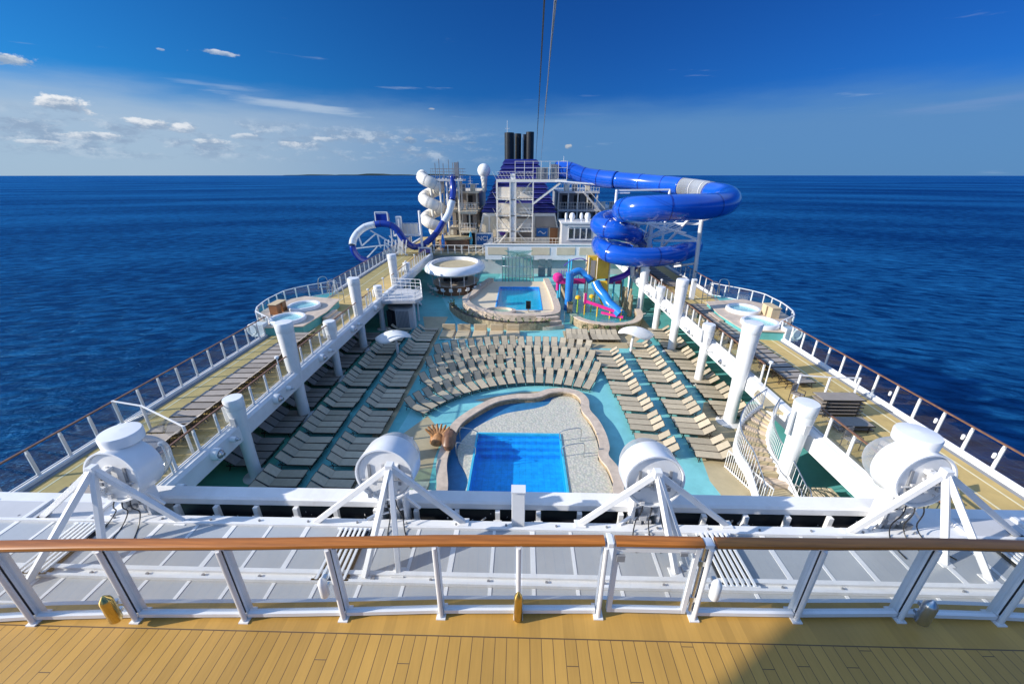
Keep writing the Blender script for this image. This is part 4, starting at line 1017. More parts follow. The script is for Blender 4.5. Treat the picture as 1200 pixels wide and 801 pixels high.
# padded double daybeds in front of the far pool
db=None
for i,x in enumerate((-6.6,-5.2,-3.7,-2.2,-.7)):
    if db is None:
        o=db=thing('daybed','x','daybed',(0,0,0),'padded daybeds in front of the far pool')
        b=MB(); b.bx(-.6,.6,-.95,.95,.12,.34); b.build('mattress','sling_pale',o,bevel=.04); b=MB(); b.box((0,.72,.62),(1.18,.14,.55)); b.build('backrest','sling_pale',o,bevel=.04)
        b=MB(); b.bx(-.64,.64,-1.0,1.0,.04,.119); b.build('frame','canvas',o)
    else: o=copy_tree(db)
    o.location=(x,33.4,0); o['label']=f"pale padded daybed, {ordn(i+1)} from the left in the row before the far pool"

# glass pavilion behind the far pool
t=thing('glass_pavilion','curved green glass enclosure behind the far pool','glass pavilion',(-.6,53.5,0))
b=MB()
gp=arc(-.4,55.6,4.0,150,212,9)
b.strip(gp,offset(gp,.05),0,3.6); b.build('glass_wall','glass_teal',t)
b=MB(); 
for x,y in gp: b.cyl((x,y,0),(x,y,3.7),.05,n=6)
for z in (1.2,2.4,3.6): b.tube([(x,y,z) for x,y in gp],.04,6)
b.build('mullion','steel',t)
b=MB(); b.prism(gp+[(-2.4,56.3),(1.6,56.3)][::-1],3.66,3.74); b.build('roof','glass_teal',t)
b=MB(); b.bx(-2.1,1.5,55.4,55.5,.1,3.0); b.build('inner_door','grey_white',t)
for k,(x0,x1) in enumerate(((2.4,3.4),(3.7,4.3))):
    struct(MB().bx(x0,x1,56.35,56.4,0,2.5).build('wall_recess','grey'))

# ------------------------------------------------------------------ splash park
def up(name,label,cat,loc): return thing(name,label,cat,loc)
t=up('splash_pool','shallow teal splash basin with a curved stone front wall','splash pool',(9,40,0))
P=[(p.x,p.y) for p in smooth_path([(5.3,37.4,0),(6.2,35.6,0),(8.2,34.7,0),(10.2,35.3,0),(11.3,37,0),(11.6,39,0)],5)]
b=MB(); b.strip(P,offset(P,.5),0,.8); b.build('stone_wall','stonewall',t); b=MB(); b.strip(offset(P,-.04),offset(P,.56),.8,.9); b.build('coping','stone',t)
b=MB(); b.prism([(5.4,37.8)]+P[1:]+[(11.6,50),(5.4,50)],.012,.05); b.build('wet_floor','tub',t)
b=MB(); b.prism([(5.4,37.8)]+P[1:]+[(11.6,50),(5.4,50)],.009,.011); b.build('basin_floor','teal',t)
t=up('water_play_tower','yellow water play tower with a sloping panel and blue slides','play structure',(8.0,42,0))
b=MB(); b.bx(7.1,8.0,42.0,42.8,2.9,5.6); b.build('tower_panel','yellow',t)
b=MB(); b.prism([(8.02,41.9),(9.4,42.4),(9.4,43.4),(8.02,43.4)],3.2,5.4); b.build('tower_box','yellow',t)
b=MB(); b.bx(7.3,7.8,41.93,41.99,3.3,5.2); b.build('tower_window','taupe',t)
b=MB()
for x,y in ((7.1,42),(8.0,42),(9.4,42.4),(9.4,43.4),(7.1,43.4)): b.cyl((x,y,0),(x,y,5.5),.09,n=8)
b.build('post','cream',t)
b=MB(); b.add([(7.5,41.7,3.1),(9.1,41.7,3.1),(9.3,40.6,.6),(8.6,40.6,.6)],[(0,1,2,3)]); o=b.build('sail_panel','yellow',t,fix=False); md=o.modifiers.new('s','SOLIDIFY'); md.thickness=.06
b=MB(); b.tube(smooth_path([(7.9,41.6,2.9),(8.2,41.0,2.3),(8.7,40.2,1.8),(9.0,39.4,1.3),(9.6,38.7,.9),(10.0,38.2,.55)],5),.5,14); b.build('tube_slide','blue_light',t,smooth=True)
b=MB(); b.tube(smooth_path([(5.4,42.2,3.7),(6.2,42.4,4.0),(6.9,42.3,3.6),(7.4,41.8,3.0)],5),.38,12); b.build('tube_slide','blue_light',t,smooth=True)
b=MB(); b.tube(smooth_path([(9.4,43.5,2.6),(10.4,43.2,3.0),(11.4,43.5,3.3),(12.2,44.2,3.7),(12.8,45,3.9)],5),.33,10); b.build('flume','purple',t,smooth=True)
b=MB(); b.bx(4.0,7.0,43.0,43.12,2.4,3.0); b.bx(9.4,11.2,43.8,43.9,2.2,2.7); b.build('side_panel','pink',t)
b=MB()
for k in range(12):
    x=4.1+k*.27; b.cyl((x,43.06,2.4),(x,43.06,3.9),.03,n=6)
b.tube(smooth_path([(4.6,43,4.4),(5.4,43,5.0),(6.4,43,5.2),(7.1,43,4.9)],5),.05,8); b.build('guard_rail','purple',t)
b=MB()
for x,y,h in ((5.2,43.6,5.0),(5.6,44.5,4.8),(6.3,43.5,3),(10.3,43.5,3),(11.3,43.6,3.2),(12.3,44.4,3.6),(4.3,43.1,2.6)): b.cyl((x,y,0),(x,y,h),.1,n=10)
b.build('post','tile_turq',t)
t=up('blue_water_column','tall blue water pipe standing at the left of the splash park','play structure',(5.0,41.3,0))
b=MB(); b.cyl((5.1,41.3,0.4),(5.1,41.3,3.9),.42,n=20); b.build('pipe','blue_light',t,smooth=True); b=MB(); b.cyl((5.1,41.3,0),(5.1,41.3,.4),.47,n=20); b.cyl((5.1,41.3,3.9),(5.1,41.3,4.1),.46,n=20); b.build('collar','blue_light',t,smooth=True)
t=up('pink_water_jug','round pink water jug on a short pink stand in the splash park','play structure',(3.9,42.3,0))
b=MB(); b.lathe([(.05,0),(.4,.15),(.58,.5),(.5,.9),(.2,1.08),(.01,1.1)],(3.95,42.3,2.7),n=20); b.build('jug','pink',t,smooth=True); b=MB(); b.cyl((3.95,42.3,1.9),(3.95,42.3,2.7),.18,n=12); b.build('spout','pink',t); b=MB(); b.cyl((4.0,42.5,0),(4.0,42.5,2.8),.09,n=10); b.build('post','tile_turq',t)
t=up('climbing_frame','low magenta climbing frame with a tall end post in the splash pool','play structure',(8,38.3,0))
b=MB(); b.bar((6.6,39.6,1.5),(10.0,38.0,.7),.12,.3); b.bar((6.6,39.6,1.2),(6.6,39.6,2.3),.22); b.bar((8.2,38.9,.5),(10.2,37.9,.35),.14,.25); b.build('beam','pink',t)
b=MB()
for x,y in ((6.6,39.6),(7.8,39.0),(9.0,38.5),(10,38)): b.cyl((x,y,0),(x,y,1.1),.07,n=8)
b.build('post','yellow',t)
for i,(x,y) in enumerate(((5.9,40.0),(7.4,40.4))):
    t=up('spray_figure',f"small yellow spray post in the splash pool, {'left' if i==0 else 'right'} one",'play structure',(x,y,0))
    b=MB(); b.cyl((x,y,0),(x,y,1.7),.07,n=8); b.build('post','green_p',t); b=MB(); b.lathe([(.02,1.5),(.3,1.65),(.25,1.9),(.02,2.0)],(x,y,0),n=12); b.build('head','yellow',t,smooth=True)
t=up('glass_screen','low glass barrier with steel posts in front of the splash park','screen',(4.9,36.7,0))
b=MB(); b.bx(4.2,6.0,36.5,36.52,.1,1.3); b.build('glass_panel','glass_teal',t); b=MB()
for x in (4.2,4.8,5.4,6.0): b.cyl((x,36.5,0),(x,36.5,1.35),.03,n=8)
b.build('post','steel',t)
t=up('palm_posts','row of brown carved posts right of the splash pool','play structure',(11.2,41,0))
b=MB()
for k in range(7):
    b.cyl((11.2+JIT(.2),39.2+k*.75,0),(11.3+JIT(.2),39.2+k*.75,1.6+random.uniform(0,1.0)),.22,.13,n=8)
b.build('posts','stonewall',t)
for k in range(5):
    t=up('flower_pot',f'planting pot of green leaves, {ordn(k+1)} from the left along the splash pool wall','planter',(5.9+k*.9,34.2,0)); x=5.9+k*.95; y=34.35-.3*math.sin(k/4*PI)
    b=MB(); b.lathe([(.18,0),(.28,.4),(.26,.45),(.02,.42)],(x,y,0),n=12); b.build('pot','stonewall',t,smooth=True)
    b=MB()
    for q_ in range(50):
        q=Vector((JIT(1),JIT(1),random.uniform(-.1,1))).normalized(); r=Vector((JIT(1),JIT(1),JIT(1))).cross(q).normalized(); s=random.uniform(.06,.13); p=Vector((x+JIT(.25),y+JIT(.25),.5+random.uniform(0,.4)))
        b.add([p-q*s,p+r*s*.45,p+q*s,p-r*s*.45],[(0,1,2,3)])
    b.build('leaves','leaf',t,fix=False)

# ------------------------------------------------------------------ terrace at the far end
struct(MB().bx(-14.2,17,58.0,96,0,2.72).build('terrace_base','grey_white'))
struct(MB().bx(-14.5,17.2,57.7,96,2.72,3.0).build('terrace_deck','sand'))
t=thing('terrace_wall','long pale parapet wall with grey panels in front of the funnel','wall',(2,57.6,3.0))
b=MB(); b.bx(-5.2,11.8,57.3,57.68,2.2,4.3); b.build('wall','gloss_white',t)
b=MB()
for x0,x1 in ((-4.8,-2.0),(1.4,4.0),(5.0,7.6),(8.2,10.4)): b.bx(x0,x1,57.26,57.298,2.9,3.95)
b.build('panel','cream',t); b=MB(); b.bx(-5.4,12,57.2,57.8,4.3,4.4); b.build('coping','white',t)
t=thing('terrace_railing','white post railing along the front of the left terrace above the bar','railing',(-9,57.5,3.0))
b=MB()
for k in range(9): b.bx(-13.6+k*1.0,-13.48+k*1.0,57.4,57.5,3.0,4.2)
b.build('post','white2',t); b=MB(); b.bar((-13.6,57.45,4.2),(-5.4,57.45,4.2),.07); b.bar((-13.6,57.45,3.6),(-5.4,57.45,3.6),.04); b.build('handrail','white2',t)
# funnel
f=thing('funnel','ship funnel with a navy louvred pyramid, four black stacks and pale base block','funnel',(-.5,66,3.0))
v=[(-7.2,62.8,3),(6.2,62.8,3),(6.2,76,3),(-7.2,76,3),(-5.9,62.8,8.1),(5.0,62.8,8.1),(5.0,76,8.1),(-5.9,76,8.1)]
b=MB(); b.add(v,[(0,3,2,1),(4,5,6,7),(0,1,5,4),(1,2,6,5),(2,3,7,6),(3,0,4,7)]); b.build('base_block','white2',f)
b=MB()
b.add([(-6.45,62.75,4.6),(-5.15,62.75,4.6),(-5.05,62.75,7.6),(-5.7,62.75,7.6)],[(0,1,2,3)]); b.add([(-4.8,62.75,4.6),(-3.4,62.75,4.6),(-3.4,62.75,7.7),(-4.8,62.75,7.7)],[(0,1,2,3)])
b.build('panel','cream',f,fix=False)
b=MB(); b.add([(2.0,62.75,6.0),(5.3,62.75,6.0),(4.9,62.75,7.7),(2.0,62.75,7.7)],[(0,1,2,3)]); b.add([(-3.3,62.74,4.5),(1.5,62.74,4.5),(1.5,62.74,7.7),(-3.3,62.74,7.7)],[(0,1,2,3)]); b.build('panel','taupe',f,fix=False)
b=MB(); nl=11
for k in range(nl):
    z=8.2+k*.68; u=k/nl; xl=-6.2+3.5*u; xr=5.3-3.0*u; y0=63.0+2.6*u
    b.add([(xl,y0,z),(xr,y0,z),(xr,75,z),(xl,75,z),(xl+.34,y0+.3,z+.5),(xr-.34,y0+.3,z+.5),(xr-.34,75,z+.5),(xl+.34,75,z+.5)],[(0,3,2,1),(4,5,6,7),(0,1,5,4),(1,2,6,5),(2,3,7,6),(3,0,4,7)])
b.build('louvres','navy',f)
b=MB()
for k in range(1,nl):
    z=8.2+k*.68; u=k/nl; xl=-6.2+3.5*u; xr=5.3-3.0*u; y0=63.0+2.6*u
    b.bx(xl-.02,xr+.02,y0-.06,y0-.01,z-.03,z+.05)
b.build('louvre_highlight',mat('louvre_highlight_paint',(.12,.13,.5),.4),f)  # added strips: bright edge highlights of the louvres put into the colour
b=MB(); b.add([(-5.9,63.4,8.1),(5.0,63.4,8.1),(5.0,75,8.1),(-5.9,75,8.1),(-2.6,66,15.6),(2.1,66,15.6),(2.1,74,15.6),(-2.6,74,15.6)],[(0,3,2,1),(4,5,6,7),(0,1,5,4),(1,2,6,5),(2,3,7,6),(3,0,4,7)]); b.build('core','blue_dark',f)
for x,y,r,tp in ((-2.05,69,.75,19.4),(-.75,70.5,.55,19.4),(.35,70.5,.4,19.3),(1.15,69,.62,19.5)):
    b=MB(); b.cyl((x,y,15.4),(x,y,tp),r,n=20); b.build('stack','black',f,smooth=True,ang=50)
b=MB(); b.cyl((0.05,69.3,15.4),(.05,69.3,19.2),.12,n=8); b.cyl((.75,69.2,15.4),(.75,69.2,19.3),.1,n=8); b.build('steam_pipe','steel',f)
# stair tower
t=thing('stair_tower','white open stair tower with landings climbing the front of the funnel','stair tower',(-1.4,60.6,3.0))
b=MB()
for x in (-3.6,-1.7,-.9,1.55):
    b.bar((x,60.2,4.3),(x,60.2,12.6),.16); b.bar((x,62.0,3.0),(x,62.0,12.6),.12)
b.bar((-3.65,60.2,12.6),(1.6,60.2,12.6),.2); b.bar((1.55,60.2,12.6),(6.2,60.2,12.6),.22); b.bar((1.6,60.2,9.6),(5.4,60.2,12.4),.2); b.bar((1.6,61.8,9.6),(5.4,61.8,12.4),.2)
b.build('frame','white2',t)
b=MB()
for z in (5.7,7.9,10.1): b.bx(-3.55,1.5,60.3,61.95,z,z+.12)
b.bx(-3.65,6.2,60.1,62.0,12.7,12.85); b.build('landing','white2',t)
b=MB()
for z in (5.8,8.0,10.2,12.85):
    for h in (.5,1.0):
        b.bar((-3.55,60.25,z+h),(1.5,60.25,z+h),.045)
    for k in range(12): b.bar((-3.62+k*.47,60.25,z),(-4.2+k*.47,60.25,z+1.0),.03)
for h in (.8,1.5,2.3): b.bar((-1.0,60.2,12.85+h),(6.2,60.2,12.85+h),.05)
for x in (-1.0,.3,1.5,2.6,3.8,5.0,6.2): b.bar((x,60.2,12.85),(x,60.2,15.2),.07)
b.build('guard_rail','white2',t)
b=MB()
for z0,x0,x1 in ((3.4,-3.9,-1.9),(5.8,-1.9,-3.9),(8.0,-3.9,-1.9),(3.4,1.3,-.7),(5.8,-.7,1.3),(8.0,1.3,-.7),(10.2,-.7,1.3)):
    b.bar((x0,61.2,z0),(x1,61.2,z0+2.3),.9,.14)
b.build('stair_flight','white2',t)
b=MB()
for z in (3.2,5.9,8.1,10.3):
    MB().bx(-3.5,-1.75,62.06,62.1,z,z+1.5).build('back_panel','white2',t); MB().bx(-.85,1.45,62.06,62.1,z,z+1.5).build('back_panel','white2',t)
b=MB(); b.bx(-1.66,-.94,60.3,60.36,4.3,13.6); b.build('centre_panel','white',t)
b=MB(); b.bx(2.0,3.6,60.6,61.6,12.85,14.4); b.bx(4.0,4.9,60.6,61.6,12.85,14.8); b.build('equipment_box','grey',t)
# signs
def text(name,s,loc,size,m,parent,rx=90,ext=.01):
    c=bpy.data.curves.new(name,'FONT'); c.body=s; c.size=size; c.extrude=ext; c.align_x='CENTER'; c.align_y='CENTER'; c.offset=size*.012
    tmp=bpy.data.objects.new(name,c); COL.objects.link(tmp); bpy.context.view_layer.update()
    me=bpy.data.meshes.new_from_object(tmp.evaluated_get(bpy.context.evaluated_depsgraph_get())); bpy.data.objects.remove(tmp)
    me.materials.clear(); me.materials.append(M[m]); o=bpy.data.objects.new(name,me); COL.objects.link(o); o.rotation_euler=(R(rx),0,0)
    if parent is not None: o.parent=parent; o.location=Vector(loc)-parent.location
    else: o.location=loc
    return o
t=thing('line_sign','white and blue sign with the letters NCL at the left foot of the funnel','sign',(-5.6,62.3,3.0))
b=MB(); b.bx(-7.1,-4.4,62.25,62.4,3.1,5.3); b.build('frame','sign_white',t)
b=MB(); b.add([(-6.9,62.23,3.3),(-6.0,62.23,3.3),(-4.6,62.23,4.75),(-4.6,62.23,5.1),(-6.9,62.23,5.1)],[(0,1,2,3,4)]); b.build('blue_field','sign_blue',t,fix=False)
text('lettering','NCL',(-5.85,62.20,4.45),.95,'sign_white',t)
t=thing('poster','small white poster with a purple emblem on the stair tower','poster',(-3,61.9,4.4))
b=MB(); b.bx(-3.7,-2.2,62.62,62.7,4.5,6.0); b.build('board','sign_white',t); b=MB(); b.lathe([(.5,0),(.5,.02),(.01,.02)],(-2.95,62.6,5.3),n=6,mat3=Matrix.Rotation(PI/2,3,'X')); b.build('emblem','purple',t)
t=thing('blue_board','blue notice board with a pale wave emblem beside the brown door','sign',(3.0,62.6,4.4))
b=MB(); b.bx(2.1,4.1,62.62,62.7,4.6,6.1); b.build('frame','grey',t); b=MB(); b.bx(2.25,3.95,62.58,62.619,4.75,5.95); b.build('panel','sign_blue',t)
b=MB(); b.tube(smooth_path([(2.5,62.56,5.3),(2.8,62.56,5.5),(3.1,62.56,5.3),(3.4,62.56,5.15),(3.7,62.56,5.4)],4),.05,6); b.build('emblem','sign_white',t)
t=thing('brown_door','orange brown door in the funnel base on the right','door',(4.9,62.6,3.0))
b=MB(); b.bx(4.3,5.5,62.6,62.7,3.0,6.0); b.build('leaf','door_brown',t); b=MB(); b.bx(4.2,4.29,62.58,62.7,3,6.1); b.bx(5.51,5.6,62.58,62.7,3,6.1); b.build('frame','cream',t)
t=thing('front_railing','low white railing on the terrace at the foot of the funnel','railing',(1,60,3))
b=MB()
for k in range(20): b.bar((-4+k*.5,59.6,3.0),(-4+k*.5,59.6,4.9),.05)
b.bar((-4,59.6,4.9),(5.6,59.6,4.9),.07); b.bar((-4,59.6,4.4),(5.6,59.6,4.4),.05); b.build('rails','white2',t)
# ramp stairs left of the funnel
t=thing('ramp_stair','cream stair with side rails rising to the right beside the sign','staircase',(-5.4,60,3))
b=MB(); b.bar((-6.5,58.6,2.4),(-3.2,58.6,4.1),1.0,.18); b.build('flight','cream',t); b=MB(); b.bar((-6.5,58.1,3.1),(-3.2,58.1,4.9),.08); b.bar((-6.5,58.1,2.7),(-3.2,58.1,4.5),.05)
for k in range(7): b.bar((-6.5+k*.54,58.1,2.4+k*.28),(-6.5+k*.54,58.1,3.1+k*.29),.05)
b.build('handrail','white2',t)
# house right
t=thing('deck_house','small white deck house with four windows right of the funnel','deck house',(8,60,3))
b=MB(); b.bx(5.7,10.6,58.4,63,3.0,7.1); b.build('wall','grey_white',t); b=MB(); b.bx(5.5,10.8,58.2,63.2,7.1,7.3); b.build('roof','white',t)
for k in range(4):
    x=6.7+k*.85; w=MB().bx(x,x+.62,58.33,58.398,5.1,6.4).build('window','window',t); MB().bx(x-.07,x+.0,58.3,58.397,5.0,6.5).build('frame','white',w)
b=MB(); b.bx(6.5,10.2,58.25,58.397,6.7,6.8); b.bx(6.5,10.2,58.25,58.397,4.85,4.95); b.build('ledge','white',t)
for k,(x,r) in enumerate(((7.2,.42),(8.5,.25),(9.4,.45),(6.3,.16))):
    o=MB().lathe([(r*.6,0),(r*.6,.25),(r,.5),(r,.75),(r*.7,1.1),(.01,1.2)],(x,59.6,7.3),n=18).build('vent_dome','gloss_white',smooth=True); tag(o,f"{['white vent dome left of the centre','small white vent dome in the middle','white vent dome near the right end','tiny white vent at the left end'][k]} on the deck house roof",'vent',"white domes on the deck house roof")
# rear decks both sides of the funnel
def deck_block(label,x0,x1,y0,y1,z0,levels,rails=True):
    t=thing('rear_deck_block',label,'deck block',((x0+x1)/2,y0,z0))
    for k in range(levels):
        z=z0+k*2.7
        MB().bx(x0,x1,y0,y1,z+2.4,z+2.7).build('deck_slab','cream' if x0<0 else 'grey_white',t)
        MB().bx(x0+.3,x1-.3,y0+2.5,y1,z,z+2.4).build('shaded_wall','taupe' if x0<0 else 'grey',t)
        b=MB()
        for i in range(int((x1-x0)/1.5)+1): xx=x0+.12+i*1.5; b.bx(xx-.1,xx+.1,y0+.15,y0+.35,z,z+2.4)
        b.build('column','cream' if x0<0 else 'white2',t)
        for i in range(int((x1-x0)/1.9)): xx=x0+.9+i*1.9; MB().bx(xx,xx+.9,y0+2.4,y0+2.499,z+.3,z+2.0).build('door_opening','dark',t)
        if rails:
            b=MB(); zz=z+2.7; b.bar((x0,y0+.1,zz+1.05),(x1,y0+.1,zz+1.05),.06); b.bar((x0,y0+.1,zz+.5),(x1,y0+.1,zz+.5),.04)
            for i in range(int((x1-x0)/.42)+1): b.bar((x0+i*.42,y0+.1,zz),(x0+i*.42,y0+.1,zz+1.05),.045)
            b.build('guard_rail','white2',t)
    return t
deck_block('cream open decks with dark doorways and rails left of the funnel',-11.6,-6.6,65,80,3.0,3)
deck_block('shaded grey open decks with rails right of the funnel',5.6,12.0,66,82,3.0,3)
deck_block('low cream deck with doorways and rails between the spiral slide and the funnel',-9.4,-6.7,61.5,64.8,3.0,2)
deck_block('lower shaded deck with rails at the far right beyond the funnel',12.05,15.6,68,82,3.0,2)
t=thing('diagonal_stair','cream diagonal stair on the front of the left open decks','staircase',(-10,64,8))
b=MB(); b.bar((-12.6,64.4,8.0),(-9.4,64.4,11.0),.9,.2); b.build('flight','cream',t); b=MB(); b.bar((-12.6,63.95,9.0),(-9.4,63.95,12.0),.08)
for k in range(8): b.bar((-12.6+k*.45,63.95,8.0+k*.42),(-12.6+k*.45,63.95,9+k*.42),.05)
b.build('handrail','white2',t)
t=thing('diagonal_stair','grey diagonal stair on the front of the right open decks','staircase',(10.8,65.4,8))
b=MB(); b.bar((9.4,65.4,11.0),(12.8,65.4,7.6),.9,.2); b.build('flight','grey_white',t); b=MB(); b.bar((9.4,64.95,12.0),(12.8,64.95,8.6),.08); b.build('handrail','white2',t)
t=thing('terrace_cabin','low tan cabin roof with curved front on the left terrace','cabin',(-9.5,61,3))
b=MB(); b.lathe([(2.3,0),(2.3,1.6)],(-10.2,61.5,3),n=30,sy=.8); b.build('wall','wood_brown',t); b=MB(); b.lathe([(2.7,1.6),(2.75,1.8),(.02,2.0)],(-10.2,61.5,3),n=30,sy=.8); b.build('roof','sand',t)
for i,(x,y) in enumerate(((-11.4,58.6),(-7.7,61.4),(-12.9,59.2))):
    t=thing('folded_parasol',['folded blue parasol near the middle of the left terrace','folded teal parasol beside the sign','folded blue parasol at the left end of the terrace'][i],'parasol',(x,y,3))
    b=MB(); b.lathe([(.05,.6),(.22,.7),(.28,1.6),(.1,2.5),(.01,2.6)],(x,y,3),n=10); b.build('canopy','blue_light' if i!=1 else 'tile_turq',t,smooth=True); b=MB(); b.cyl((x,y,3),(x,y,3.7),.04,n=6); b.build('pole','steel',t)
# radome
t=thing('radome','white radar dome on a pedestal left of the funnel','radome',(-5.9,67,11.1))
b=MB(); pr=[(.55,0)]+[(1.0*math.sin(R(a)),1.15-1.0*math.cos(R(a))) for a in range(30,181,15)]; pr[-1]=(.01,pr[-1][1]); b.lathe(pr,(-5.9,66.6,12.9),n=28); b.build('dome','gloss_white',t,smooth=True,ang=70)
b=MB(); b.cyl((-5.9,66.6,11.0),(-5.9,66.6,13.0),.3,.5,n=14); b.build('pedestal','white2',t,smooth=True)

# ------------------------------------------------------------------ white spiral slide tower and blue loop (left)
t=thing('spiral_slide_tower','tall white spiral slide wound round a tower with railed platform on top','water slide',(-13.2,63,3))
b=MB(); P=[]
for k in range(0,61):
    a=k/60*2*PI*2.9+PI*.9; P.append((-13.6+1.2*math.cos(a),63.4+1.2*math.sin(a),13.4-k/60*8.6))
b.tube(P,.82,14); b.build('spiral_tube','white2',t,smooth=True)
b=MB()
for k in range(2,60,3):
    q=Vector(P[k]); d_=(Vector(P[k+1])-q).normalized(); b.cyl(q-d_*.05,q+d_*.05,.85,n=16,cap=False)
b.build('flange','grey_white',t,smooth=True)
for x,y in ((-13.6,63.4),(-12.0,62.2),(-11.0,62.2),(-9.3,62.2),(-12,65),(-9.3,65)): MB().cyl((x,y,3.0),(x,y,13.0),.22 if x<-13 else .14,n=12).build('column','white2',t)
b=MB(); b.bx(-13.2,-8.6,62.0,65.6,12.6,12.85); b.build('platform','grey_white',t)
b=MB()
for h in (.5,1.0,1.4): b.bar((-13.2,62.05,12.85+h),(-8.6,62.05,12.85+h),.05); b.bar((-13.2,65.5,12.85+h),(-8.6,65.5,12.85+h),.05); b.bar((-8.6,62.05,12.85+h),(-8.6,65.5,12.85+h),.05)
for k in range(15): b.bar((-13.2+k*.33,62.05,12.85),(-13.2+k*.33,62.05,14.3),.04)
for x in (-12.8,-12.2,-11.6,-10.8,-10.2,-9.4): b.bar((x,63.5,12.85),(x,63.5,15.3+.3*math.sin(x*5)),.09)
b.bx(-9.9,-9.3,62.8,63.6,12.85,15.1); b.build('guard_rail','grey',t)
t=thing('loop_slide','dark blue slide that swings out over the sea through a clear section on the left','water slide',(-15,60,3))
def tubes(parent,name,pts,r,m,k=7,rib=None,ribm='blue_dark',n=18,ringr=1.03):
    S=smooth_path(pts,k); b=MB(); b.tube(S,r,n,cap=False); o=b.build(name,m,parent,smooth=True,ang=80)
    md=o.modifiers.new('s','SOLIDIFY'); md.thickness=.05
    if rib:
        b=MB()
        for i in range(0,len(S)-1,rib):
            d=(S[min(i+1,len(S)-1)]-S[i]).normalized(); b.cyl(S[i]-d*.05,S[i]+d*.05,r*ringr,n=n,cap=False)
        b.build('flange',ribm,parent,smooth=True)
    return S
tubes(t,'entry_tube',[(-10.16, 62.5, 13.42),(-10.07, 62.0, 11.47),(-10.12, 61.0, 10.0)],.45,'blue_dark',4)
tubes(t,'white_tube',[(-10.12, 61.0, 10.0),(-10.64, 60.5, 8.26),(-11.37, 60.0, 7.12)],.5,'translucent',4)
tubes(t,'lower_tube',[(-11.26, 60.2, 7.46),(-12.35, 59.4, 5.74),(-13.74, 58.4, 4.43),(-14.78, 57.4, 3.98),(-15.47, 56.4, 4.26),(-16.24, 56.0, 5.14),(-17.05, 56.0, 6.4),(-17.91, 56.0, 7.08),(-19.06, 56.0, 7.3),(-20.02, 56.0, 7.18)],.44,'blue_dark',6,rib=7,ribm='navy')
tubes(t,'clear_tube',[(-20.13, 56.0, 7.18),(-21.32, 55.6, 6.89),(-22.26, 55.0, 6.17),(-22.73, 54.4, 5.35),(-22.79, 54.0, 4.74)],.46,'translucent',6,rib=6,ribm='grey_white')
tubes(t,'return_tube',[(-22.8, 54.0, 4.62),(-22.7, 54.0, 3.83),(-22.28, 54.4, 2.94),(-21.5, 55.0, 2.48)],.42,'blue_dark',5)
b=MB()
for p,q in (((-22.59, 54.2, 4.25),(-18.78, 55.5, 4.51)),((-21.73, 54.5, 4.55),(-20.11, 55.8, 5.96)),((-20.79, 55.9, 6.4),(-18.18, 56.0, 4.78)),((-21.45, 55.0, 2.83),(-19.96, 55.4, 4.29)),((-18.78, 55.5, 4.51),(-17.76, 55.5, 2.99)),((-17.97, 56.0, 6.62),(-17.88, 55.5, 2.99)),((-19.95, 56.0, 5.93),(-19.53, 55.5, 4.16)),((-22.19, 55.0, 5.83),(-21.73, 54.5, 4.55)),((-17.33, 56.0, 3.85),(-19.14, 56.0, 4.78)),((-15.99, 56.0, 2.9),(-18.31, 56.0, 5.71))):
    b.bar(p,q,.16)
for k in range(7): b.bar((-19.28, 55.5, 4.28)if 0 else (-19.2+k*.5,55.5,3.2),(-18.8+k*.5,55.5,5.2),.12)
b.build('support_truss','white',t)
t=thing('start_cabin','white framed launch cabin with navy panels beside the blue loop slide','cabin',(-18,57,3))
c=(-19.36, 57.0, 7.53); b=MB(); b.box((c[0],57.3,c[2]+.3),(1.6,.8,1.3)); b.build('panel','blue_dark',t); b=MB()
for s in (-.85,.85): b.bar((c[0]+s,56.8,c[2]-.7),(c[0]+s,56.8,c[2]+1.2),.12)
b.bar((c[0]-.85,56.8,c[2]+1.2),(c[0]+.85,56.8,c[2]+1.2),.1); b.build('frame','white',t)
t=thing('truss_bridge','white panelled bridge with rails between the loop slide and spiral tower','bridge',(-15.5,58,3))
a=(-18.21, 58.0, 5.55); c=(-14.66, 58.0, 5.56); b=MB(); b.bx(a[0],c[0],57.9,59,a[2]-.2,a[2]); b.build('floor_slab','white',t)
b=MB(); b.bx(a[0]+1.3,c[0],57.85,57.9,a[2]+.1,a[2]+1.5); b.build('panel','white2',t)
b=MB(); b.bar((a[0],57.8,a[2]+1.6),(c[0],57.8,a[2]+1.6),.08)
for k in range(8): b.bar((a[0]+k*(c[0]-a[0])/7,57.8,a[2]-.2),(a[0]+k*(c[0]-a[0])/7,57.8,a[2]+1.6),.07)
b.build('guard_rail','white',t)
b=MB(); q=(-17.21, 58.0, 8.01); b.bx(q[0]-.35,q[0]+.35,57.2,57.8,3.0,q[2]+.1); q=(-14.2, 58.0, 7.9); b.cyl((q[0],57.4,3),(q[0],57.4,q[2]+1.0),.18,n=10); b.build('column','white',t)
t=thing('box_seat','small white framed blue seat on the left terrace corner','bench',(-13.6,57,3)); q=(-13.69, 57.0, 2.73)
b=MB(); b.box((q[0],56.9,3.5),(1.5,.6,.5)); b.build('cushion','blue_dark',t); b=MB(); b.box((q[0],57.0,3.9),(1.7,.15,.2)); b.box((q[0]-.85,57,3.5),(.12,.7,1)); b.box((q[0]+.85,57,3.5),(.12,.7,1)); b.build('frame','white',t)

